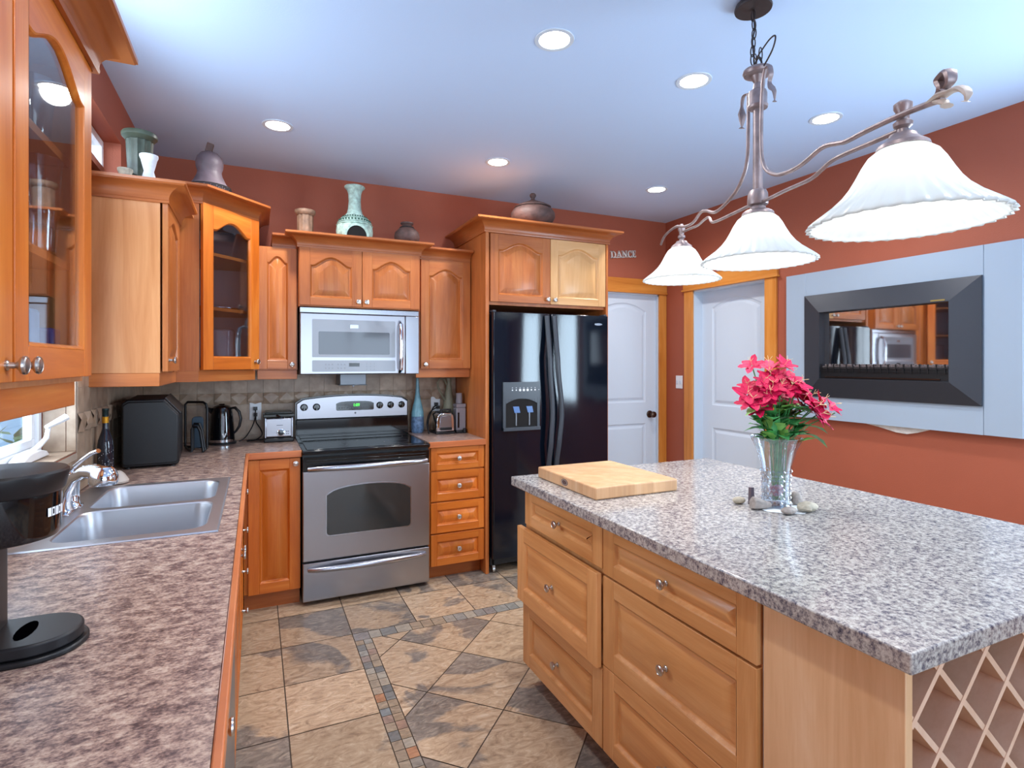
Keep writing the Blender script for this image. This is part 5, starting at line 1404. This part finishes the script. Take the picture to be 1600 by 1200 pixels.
# torn plaster patch below the fireplace
g = G(); pts = [(2.22, 1.047), (2.12, 1.030), (2.03, 1.010), (1.97, 1.006), (1.92, 1.018), (1.86, 1.040), (1.85, 1.047)]
g.prism(pts, XR-.020, XR-.001, axis='x'); tag(P('plaster_patch', g, M_plaster, loc=(XR, 2.02, 1.03), bevel=.002), 'ragged white plaster piece showing under the fireplace surround', 'plaster patch')

# ---------------------------------------------------------------- island
t = T('kitchen_island', 'alder kitchen island base with six drawers and a lattice wine rack end', 'island', (1.6, 1.44, 0))
ix = 1.100
g = G(); g.box(ix, 2.10, .952, 2.235, .09, .870); P('carcass', g, MATS['alder_v'], t)
g = G(); g.box(ix+.06, 2.04, 1.0, 2.18, 0, .0895); P('toe_kick', g, MATS['alder_h'], t)
g = G(); g.box(ix-.010, ix+.012, .628, .945, .0, .870); P('side_panel', g, MATS['island_side'], t, bevel=.002, label='pale plain side panel')
g = G(); g.box(2.088, 2.10, .628, .951, .0, .870); P('side_panel', g, MATS['island_side'], t, bevel=.002)
g = G(); g.box(ix-.004, ix+.010, .9455, .951, .0, .870); P('corner_strip', g, M_fppanel, t)
Mi = lambda y, z, dx=0: frame((ix-.0005-dx, y, z), (0, -1, 0), (-1, 0, 0))
def idr(y0, y1, z0, z1, dx=0, kn=.5, **kw):
    door(Mi(y1, z0, dx), y1-y0, z1-z0, (MATS['alder_v'], MATS['alder_h'], MATS['alder_h']), t, fw=.062, name='drawer', kn=((y1-y0)*.5, (z1-z0)*kn), **kw)
idr(1.604, 2.205, .712, .862, rail=.042, bev=.022)
idr(1.604, 2.238, .375, .698, dx=.022, rail=.058)
idr(1.604, 2.225, .094, .368, rail=.055)
idr(.955, 1.598, .700, .862, rail=.042, bev=.022)
idr(.955, 1.598, .388, .692, rail=.058, kn=.48)
idr(.955, 1.598, .094, .385, rail=.055)
# wine rack lattice (open end facing the camera side)
g = G(); wx0, wx1, wz0, wz1 = ix+.0125, 2.087, .06, .868
g.box(wx0, wx1, .93, .945, 0, .868); g.box(wx0, wx1, .635, .93, 0, .06)
P('rack_back', g, MATS['rack_wood'], t)
for dirn in (1, -1):
    q = G()
    for k in range(-14, 26):
        # line z = z0 + dirn*(x-x0)
        c = (.827-dirn*1.202)+k*.1615
        a = []
        for x in (wx0, wx1): 
            z = c+dirn*x
            a.append((x, z))
        (xa, za), (xb_, zb_) = a
        def cl(xa, za, xb, zb):
            pts = []
            for x, z in ((xa, za), (xb, zb)):
                if z < wz0: x = (wz0-c)/dirn; z = wz0
                if z > wz1: x = (wz1-c)/dirn; z = wz1
                pts.append((x, z))
            return pts
        if max(za, zb_) < wz0 or min(za, zb_) > wz1: continue
        (xa, za), (xb_, zb_) = cl(xa, za, xb_, zb_)
        if abs(xa-xb_) < .02: continue
        n_ = .006*.7071
        y0_ = .630 if dirn == 1 else .6315
        q.prism([(xa-n_*dirn, za+n_), (xa+n_*dirn, za-n_), (xb_+n_*dirn, zb_-n_), (xb_-n_*dirn, zb_+n_)], y0_, .80, axis='y')
    P('lattice_slats', q, MATS['rack_wood'], t)

g = G(); g.prism([(1.042, .590), (2.195, .590), (2.195, 2.272), (1.042, 2.272)], .8705, .910)
tag(P('island_worktop', g, M_gran, loc=(1.6, 1.4, .871), bevel=.004), 'speckled grey granite-look worktop on the island', 'worktop')

t = T('cutting_board', 'thick butcher-block cutting board on the near end of the island by the refrigerator', 'cutting board', (1.33, 1.96, .91))
g = G(); g.box(1.141, 1.528, 1.737, 2.200, .9104, .9580); P('board', g, MATS['butcher'], t, bevel=.006, seg=3)
g = G(); g.lathe([(1, 0), (1, .0008), (0, .0008)], (0, 0, 0), seg=32, M=frame((1.1408, 1.965, .934), (0, -1, 0), (-1, 0, 0)) @ Matrix.Diagonal((.026, .0135, 1, 1))); bd = P('brand_badge', g, plain('badge_brown', (92, 66, 60), rough=.6), t)
g = G(); g.lathe([(1, 0), (1, .0006), (.9, .0006), (.9, 0)], (0, 0, 0), seg=32, M=frame((1.1400, 1.965, .934), (0, -1, 0), (-1, 0, 0)) @ Matrix.Diagonal((.022, .0105, 1, 1)), closed=False); P('badge_ring', g, M_pad, bd)

# ---------------------------------------------------------------- vase of flowers
vc = Vector((1.680, 1.402, .9115))
g = G(); g.lathe([(.098, 0), (.100, .0008), (0, .0012)], (vc.x+.01, vc.y-.01, .9104), seg=64, flute=lambda a, k: 1+.05*math.cos(11*a)); tag(P('doily', g, M_doily, loc=(vc.x, vc.y, .91)), 'white scalloped doily under the crystal vase', 'doily')
t = T('crystal_vase', 'cut crystal vase with flared scalloped rim holding the red flowers', 'vase', tuple(vc))
g = G(); n = 48
def vfl(a, k): return 1+(.035 if k in (7, 8) else .0)*math.cos(12*a)
op = [(.048, 0), (.050, .004), (.046, .012), (.045, .05), (.046, .10), (.052, .15), (.066, .20), (.082, .238), (.086, .246)]
g.lathe(op, tuple(vc), seg=n, flute=vfl, closed=False)
g.lathe([(r-.006, h) for r, h in op[:-1]][1:]+[(.084, .2462)], tuple(vc), seg=n, flute=vfl, closed=False)
# diamond cuts: small pyramids round the body
for j in range(8):
    z = .018+j*.0155
    for k in range(18):
        a = 2*PI*(k+(j % 2)*.5)/18; r = .0462+max(0, z-.10)*.12
        c = vc+Vector((r*math.cos(a), r*math.sin(a), z)); tt = Vector((-math.sin(a), math.cos(a), 0))*.0078; up = Vector((0, 0, .0150)); no = Vector((math.cos(a), math.sin(a), 0))*.0045
        for p, q in ((c+tt, c+up*.5), (c+up*.5, c-tt), (c-tt, c-up*.5), (c-up*.5, c+tt)): g.face([p, q, c+no])
P('vase_body', g, M_cryst, t, sharp=20)
g = G(); g.lathe([(.047, .0), (.047, .006), (0, .008)], tuple(vc+Vector((0, 0, .001))), seg=32); P('vase_foot', g, M_cryst, t)

t = T('flower_bouquet', 'bunch of artificial bright pink-red lilies with green leaves in the crystal vase', 'flowers', (vc.x, vc.y, .93))
rnd = random.Random(11)
def blossom(c, d, s):
    """a lily-like bloom: six recurved petals + stamens, facing direction d"""
    d = Vector(d).normalized(); u = d.cross(Vector((0, 0, 1)));
    if u.length < .1: u = d.cross(Vector((1, 0, 0)))
    u.normalize(); w = d.cross(u); g = G(); a0 = rnd.uniform(0, 1)
    for k in range(6):
        a = a0+k*PI/3+rnd.uniform(-.12, .12); rad = u*math.cos(a)+w*math.sin(a); tan = -u*math.sin(a)+w*math.cos(a)
        L = s*rnd.uniform(.85, 1.15); rows = []
        curl = rnd.uniform(.1, .9)
        for i in range(6):
            q = i/5; wid = L*.30*math.sin(PI*min(1, q*.88+.10))**.8
            ctr = Vector(c)+rad*(L*(.08+.92*q**1.1))+d*(L*(.55*q-curl*.62*q*q))
            rip = .05*L*math.sin(q*9+k)
            rows.append([ctr-tan*wid+d*rip, ctr+d*(-.10*L*math.sin(PI*q)), ctr+tan*wid-d*rip])
        vs_ = [[g.bm.verts.new(p) for p in r] for r in rows]
        for A, B in zip(vs_, vs_[1:]):
            for m in range(2):
                f = g.bm.faces.new((A[m], A[m+1], B[m+1], B[m])); f.material_index = 0
        # pale mid rib
        g.tube([r[1]+d*.0012 for r in rows], [s*.030, s*.026, s*.022, s*.016, s*.010, s*.004], seg=5, mi=1)
    for k in range(4):
        a = rnd.uniform(0, 6.28); e = Vector(c)+d*s*.85+(u*math.cos(a)+w*math.sin(a))*s*.28
        g.tube([Vector(c), Vector(c)+d*s*.5, e], s*.014, seg=5, mi=2)
    return P('flower', g, [M_redcloth, M_petaledge, M_stamen], t, sharp=60)
def bpos(u_, v_, dep):  # offsets: right, up, towards back (in the view's own frame of the room)
    R_ = Vector((.9082, -.4185, 0)); F_ = Vector((.4185, .9082, 0))
    return vc+R_*u_+F_*dep+Vector((0, 0, v_))
heads = [(-.03, .42, -.04), (-.095, .37, -.03), (.005, .40, .04), (.0, .46, .03), (.06, .43, -.03), (.03, .42, -.04), (-.06, .41, .02), (.11, .35, -.04), (.15, .34, .03), (-.04, .40, -.05), (-.085, .498, .0), (-.105, .395, -.01), (-.085, .362, .02), (-.055, .44, -.02), (-.05, .385, -.03), (-.02, .455, .0), (.0, .42, -.03), (-.065, .345, -.02), (-.03, .37, .01),
         (.03, .50, .0), (.02, .455, .03), (.05, .45, .01), (.045, .405, -.02), (.075, .42, .02), (.025, .385, .02), (.085, .375, -.02), (.115, .38, .0), (.10, .345, .01), (.15, .375, -.01), (.17, .345, .02), (.135, .325, -.02), (.195, .352, .0), (.06, .36, .03), (-.09, .42, .03), (-.01, .49, .03), (.165, .31, .0)]
for (a, b, c) in heads:
    p = bpos(a, b, c); out = (p-(vc+Vector((0, 0, .25)))).normalized()
    dr_ = out*.7+Vector((-.35, -.75, .15))*rnd.uniform(.4, 1)+Vector((rnd.uniform(-.3, .3), rnd.uniform(-.3, .3), rnd.uniform(-.1, .3)))
    blossom(p, dr_, rnd.uniform(.040, .054))
def leaf(base, d, L, wd, mi):
    d = Vector(d).normalized(); s_ = d.cross(Vector((0, 0, 1)))
    if s_.length < .1: s_ = Vector((1, 0, 0))
    s_.normalize(); n_ = s_.cross(d); g = G(); rows = []
    droop = rnd.uniform(.1, .5)
    for i in range(7):
        q = i/6; w_ = wd*math.sin(PI*min(1, .06+q*.94))**.75*(1+.12*math.cos(i*PI))
        c = Vector(base)+d*L*q-Vector((0, 0, 1))*droop*L*q*q
        rows.append([c-s_*w_+n_*w_*.25, c, c+s_*w_+n_*w_*.25])
    vs_ = [[g.bm.verts.new(p) for p in r] for r in rows]
    for A, B in zip(vs_, vs_[1:]):
        for m in range(2): g.bm.faces.new((A[m], A[m+1], B[m+1], B[m]))
    P('leaf', g, [M_leaf, M_leafl][mi], t, sharp=60)
for k in range(78):
    u_ = rnd.uniform(-.075, .09); v_ = rnd.uniform(.24, .375); dp = rnd.uniform(-.05, .05)
    b = bpos(u_*.7, v_-.02, dp*.8); dd = Vector((.9082, -.4185, 0))*(u_*9+rnd.uniform(-.4, .4))+Vector((0, 0, rnd.uniform(.1, .8)))+Vector((-.4185, -.9082, 0))*rnd.uniform(-.3, .8)
    leaf(b, dd, rnd.uniform(.05, .085), rnd.uniform(.018, .028), 1 if k % 3 == 0 else 0)
for (a, b_, L, du, dz) in ((.085, .285, .09, 1, .15), (.09, .262, .085, 1, -.25), (.075, .30, .10, 1, .3)):
    leaf(bpos(a, b_, -.02), Vector((.9082, -.4185, 0))*du+Vector((0, 0, dz)), L, .022, 0)
for (a, b, c) in heads[::2]+[(.21, .33, 0)]:
    p = bpos(a, b, c); g = G(); s0 = vc+Vector((a*.12, -a*.05, .02)); mid = vc+Vector((a*.25, c*.3, .22)); g.tube([s0, mid, (mid+p)/2+Vector((0, 0, .015)), p], .0022, seg=5); P('stem', g, M_leaf, t)
g = G(); g.ball(vc+Vector((0, 0, .055)), .024, sc=(1, 1, .9), seg=12, jit=.004); P('wrapped_stems', g, plain('stem_wrap', (150, 60, 96), rough=.6), t)

def rock(c, r, sc, mat, label, nm='stone', cat='stone'):
    g = G(); g.ball(c, r, sc=sc, seg=24, jit=r*.05)
    return tag(P(nm, g, mat, loc=c), label, cat, 'stones round the vase')
g = G(); g.lathe([(.018, 0), (.021, .003), (.020, .02), (.013, .05), (.009, .068), (0, .074)], (0, 0, 0), seg=20, M=Matrix.Translation((1.566, 1.405, .9335)) @ Matrix.Rotation(math.radians(98), 4, Vector((.35, 1, .02))), flute=lambda a, k: 1+.06*math.cos(5*a)); 
tag(P('driftwood', g, M_stone, loc=(1.59, 1.38, .93)), 'grey cone-shaped wood stub lying left of the vase', 'driftwood', 'stones round the vase')
rock((1.628, 1.308, .9235), .022, (1.4, .9, .55), M_stone, 'flat grey stone in front of the crystal vase')
rock((1.715, 1.305, .9275), .034, (1.25, .75, .48), M_stoned, 'largest pale oval stone, at the right front of the vase')
rock((1.760, 1.385, .9345), .026, (.9, .7, .95), M_stone, 'upright brown-grey stone at the right of the vase')
rock((1.590, 1.485, .9225), .022, (1.2, .8, .55), M_stoned, 'small pale stone left behind the wood stub')
g = G(); g.prism([(1.612, .9105), (1.632, .9105), (1.628, .972), (1.614, .972)], 1.452, 1.464, axis='y'); tag(P('slate_chip', g, M_clay, loc=(1.62, 1.458, .91)), 'narrow dark slate chip standing behind the left of the vase', 'stone', 'stones round the vase')

# ---------------------------------------------------------------- recessed lights
def downlight(x, y, label):
    t = T('recessed_light', label, 'ceiling light', (x, y, ZC), 'recessed ceiling lights')
    g = G(); g.lathe([(.060, -.001), (.062, -.004), (.078, -.004), (.080, -.0005)], (x, y, ZC), seg=40, closed=False); P('trim_ring', g, M_white, t)
    g = G(); g.lathe([(0, -.0025), (.060, -.0025), (.060, -.0010), (0, -.0010)], (x, y, ZC), seg=40, closed=False); P('lens', g, M_can, t)
    return t
d0 = downlight(1.086, 1.951, 'recessed ceiling light nearest the camera, near the top centre of the view')
spots = [(.108, 3.287, 'recessed ceiling light nearest the bell-shaped pot, above the corner cabinet'), (1.416, 3.290, 'recessed ceiling light above the range and refrigerator side, left of the clay tureen'),
         (2.717, 3.316, 'smallest recessed ceiling light, above the DANCE sign and doors'), (1.825, 1.967, 'recessed ceiling light just left of the pendant fixture stem'), (2.741, 1.978, 'recessed ceiling light between the pendant stem and the largest shade')]
for x, y, lb in spots+[(.2, .6, 'added unseen ceiling light over the near end of the sink worktop'), (1.9, .4, 'added unseen ceiling light over the near end of the island')]: copy_tree(d0, (x, y, ZC), lb)  # last two fixtures are out of view, added to house extra lamps
for x, y in [(1.086, 1.951)]+[s[:2] for s in spots]+[(.2, .6), (1.9, .4)]:  # last two positions are added lamps outside the view
    d = bpy.data.lights.new('downlight_lamp', 'SPOT'); d.energy = 27; d.color = (1, .96, .92); d.spot_size = math.radians(156); d.spot_blend = .85; d.shadow_soft_size = .055
    o = bpy.data.objects.new('downlight_lamp', d); COL.objects.link(o); o.location = (x, y, ZC-.02)

# ---------------------------------------------------------------- pendant fixture
PL0 = Vector((1.62, 1.448, 0)); PT = Vector((-.4126, -.911, 0))
pp = lambda s, z, off=0: PL0+PT*s+Vector((0, 0, z))+Vector((-.911, .4126, 0))*off
def smooth(pts, m=5):
    P0 = [Vector(p) for p in pts]; out = []
    for i in range(len(P0)-1):
        a = P0[max(i-1, 0)]; b = P0[i]; c = P0[i+1]; d = P0[min(i+2, len(P0)-1)]
        for k in range(m):
            s = k/m; out.append(.5*((2*b)+(c-a)*s+(2*a-5*b+4*c-d)*s*s+(3*b-a-3*c+d)*s**3))
    return out+[P0[-1]]
t = T('pendant_light', 'three-shade weathered metal island pendant with white bell glass shades', 'pendant light', tuple(pp(.036, 2.4)))
cx, cy = pp(0, 0).x, pp(0, 0).y
g = G(); g.lathe([(.062, -.030), (.064, -.024), (.060, -.012), (.050, -.001)], (cx, cy, ZC), seg=36); P('canopy', g, M_bronzed, t)
g = G(); z = ZC-.032; k = 0
while z > 2.50:
    c = Vector((cx+.004*math.sin(k), cy, z-.018)); ax = Vector((1, 0, 0)) if k % 2 else Vector((0, 1, 0))
    g.tube([c+ax*.009*math.cos(a)+Vector((0, 0, .020*math.sin(a))) for a in [2*PI*i/12 for i in range(13)]], .0022, seg=6); z -= .032; k += 1
P('chain', g, M_bronzed, t)
g = G(); g.tube(smooth([(cx, cy, ZC-.03), (cx+.006, cy, 2.62), (cx-.004, cy, 2.57), (cx+.006, cy, 2.515), tuple(pp(.03, 2.50)), tuple(pp(.12, 2.508)), tuple(pp(.165, 2.495)), tuple(pp(.145, 2.462)), tuple(pp(.07, 2.437))]), .0028, seg=6); P('cable', g, M_bronzed, t)
g = G(); c = pp(.036, 2.452); g.tube([c+PT*.030*math.cos(a)+Vector((0, 0, .040*math.sin(a))) for a in [PI*i/14 for i in range(15)]], .0035, seg=8)
for s_, zz in ((.016, 2.495), (.058, 2.495)):
    c = pp(s_, zz); g.tube([c+Vector((.008*math.cos(a), 0, .024*math.sin(a))) for a in [2*PI*i/12 for i in range(13)]], .002, seg=6)
P('hanging_loop', g, M_bronzed, t)
hc = pp(.036, 0)
g = G(); g.lathe([(.012, 2.405), (.018, 2.415), (.024, 2.428), (.046, 2.434), (.050, 2.442), (.048, 2.450), (.030, 2.455), (0, 2.455)], (hc.x, hc.y, 0), seg=32)
g.lathe([(.014, 2.312), (.032, 2.316), (.034, 2.324), (.031, 2.330), (.031, 2.366), (.028, 2.376), (.016, 2.384), (.012, 2.405)], (hc.x, hc.y, 0), seg=32)
g.lathe([(.016, 2.02), (.016, 2.315)], (hc.x, hc.y, 0), seg=24)
g.lathe([(.012, 1.945), (.026, 1.950), (.022, 1.965), (.020, 1.972), (.033, 1.976), (.035, 1.982), (.033, 2.015), (.028, 2.026), (.016, 2.03)], (hc.x, hc.y, 0), seg=32)
P('stem', g, M_bronze, t)
arms = dict(
 upper_a=[(-.012, 2.392), (-.014, 2.255), (-.022, 2.160), (-.060, 2.105), (-.151, 2.065), (-.322, 2.050), (-.44, 2.085), (-.51, 2.097), (-.61, 2.078), (-.724, 2.087), (-.86, 2.120), (-.99, 2.128), (-1.10, 2.120), (-1.163, 2.092)],
 lower_a=[(.005, 1.993), (-.2, 2.008), (-.404, 2.027), (-.455, 2.060), (-.51, 2.066), (-.60, 2.062), (-.73, 2.075), (-.84, 2.085)],
 upper_b=[(.118, 2.412), (.106, 2.385), (.095, 2.330), (.090, 2.250), (.090, 2.170), (.100, 2.110), (.131, 2.065), (.20, 2.027), (.28, 2.010), (.36, 2.006), (.46, 2.014), (.53, 1.998), (.569, 1.988), (.66, 1.980), (.752, 1.969), (.84, 1.955), (.885, 1.945)],
 lower_b=[(.064, 1.980), (.22, 1.970), (.36, 1.958), (.42, 1.964), (.473, 1.972), (.54, 1.968), (.64, 1.956), (.740, 1.945)])
for k_, a in arms.items():
    g = G(); g.tube(smooth([tuple(pp(s, z, .012 if 'upper' in k_ else -.006)) for s, z in a], 6), .0065 if 'upper' in k_ else .0058, seg=10); P('arm', g, M_bronze, t)
def frond(pts, ws, nm='leaf_scroll', off=.012, mat=M_bronze):
    g = G(); q = smooth([tuple(pp(s, z, off)) for s, z in pts], 5); n = len(q)
    W = [ws[min(int(i/(n-1)*(len(ws)-1)), len(ws)-2)]*(1-(i/(n-1)*(len(ws)-1)) % 1)+ws[min(int(i/(n-1)*(len(ws)-1))+1, len(ws)-1)]*((i/(n-1)*(len(ws)-1)) % 1) for i in range(n)]
    g.tube(q, [max(.0012, w) for w in W], seg=8, flat=.45); P(nm, g, mat, t)
frond([(-.012, 2.392), (-.050, 2.402), (-.066, 2.385), (-.068, 2.350), (-.066, 2.325), (-.070, 2.290)], [.005, .007, .007, .006, .016, .012, .001])
frond([(.118, 2.412), (.150, 2.405), (.160, 2.375), (.150, 2.350), (.165, 2.325), (.182, 2.305), (.185, 2.270)], [.005, .009, .009, .007, .013, .008, .001])
frond([(.86, 1.952), (.885, 1.966), (.880, 1.985), (.900, 1.992), (.905, 1.972), (.890, 1.962)], [.005, .014, .016, .016, .012, .006])
frond([(.84, 1.955), (.880, 1.955), (.905, 1.952), (.930, 1.945), (.945, 1.928), (.940, 1.915)], [.005, .016, .010, .014, .010, .002], mat=M_pad)
frond([(.865, 1.950), (.885, 1.940), (.895, 1.928)], [.008, .014, .002], mat=M_pad)
# shades
def shade(s, zr, zn):
    c = pp(s, 0); R = .188
    prof = []
    base = [(0.0, .168), (.034, .166), (.052, .160), (.068, .147), (.080, .128), (.092, .104), (.104, .082), (.120, .060), (.140, .040), (.160, .024), (.176, .011), (.186, .002), (.188, -.004)]
    outp = [(r, h) for r, h in base[::-1]]
    g = G()
    fl = lambda a, k: 1+.030*math.cos(36*a)*max(0, 1-k/7.5)
    h0 = zr+.006
    g.lathe([(r, h0+h) for r, h in outp[:-1]]+[(.022, h0+.1675)], (c.x, c.y, 0), seg=144, flute=fl, closed=False)
    o = P('shade', g, M_shade, t, sharp=60)
    m = o.modifiers.new('solid', 'SOLIDIFY'); m.thickness = .004; m.offset = -1
    zt = h0+.168
    g = G(); g.lathe([(.052, -.006), (.050, .002), (.036, .012), (.028, .020), (.026, .026), (.012, .030), (.011, .038), (.018, .044), (.019, .052), (.012, .058), (.013, .075), (.018, .084), (.018, .094), (.010, .100)], (c.x, c.y, zt), seg=28) if s != .036 else g.lathe([(.054, -.006), (.052, .002), (.040, .010), (.026, .014), (.026, .022)], (c.x, c.y, zt), seg=28)
    P('shade_cap', g, M_bronze, t)
    if s != .036:
        g = G(); g.tube([Vector((c.x, c.y, zt+.095)), Vector((c.x, c.y, zn))], .007, seg=10); g.ball((c.x, c.y, zn+.006), .010, seg=12); P('finial', g, M_bronze, t)
    g = G(); g.lathe([(0, -.052), (.018, -.046), (.028, -.032), (.030, -.018), (.024, -.002), (.014, .018), (.013, .035)], (c.x, c.y, h0+.092), seg=24); P('bulb', g, M_bulb, t)
shade(-.825, 1.836, 2.110)
shade(.036, 1.772, 1.95)
shade(.756, 1.728, 1.985)

# ---------------------------------------------------------------- outside the sink window
g = G(); g.box(-2.2, -2.1, .5, 11, 0, 3.2)
for k in range(14): g.box(-2.1, -2.09, .5, 11, .2+k*.2, .205+k*.2)
tag(P('garden_fence', g, M_siding, loc=(-2.15, 5, 0)), 'pale blue-white siding seen through the sink window', 'fence')
g = G(); rn = random.Random(3)
for k in range(160):
    c = Vector((-1.15+rn.uniform(-.22, .22), 3.25+rn.uniform(-.3, .3), rn.uniform(.5, 1.16))); d = Vector((rn.uniform(-1, 1), rn.uniform(-1, 1), rn.uniform(-.3, 1))).normalized()
    s_ = d.cross(Vector((0, 0, 1))).normalized()*.022; g.face([c, c+d*.04+s_, c+d*.09, c+d*.04-s_])
g.tube([(-1.15, 3.25, 0), (-1.15, 3.25, .6), (-1.12, 3.22, 1.0)], .012, seg=6)
tag(P('garden_shrub', g, M_leafl, loc=(-1.15, 3.25, 0)), 'green leafy shrub seen through the sink window', 'shrub')
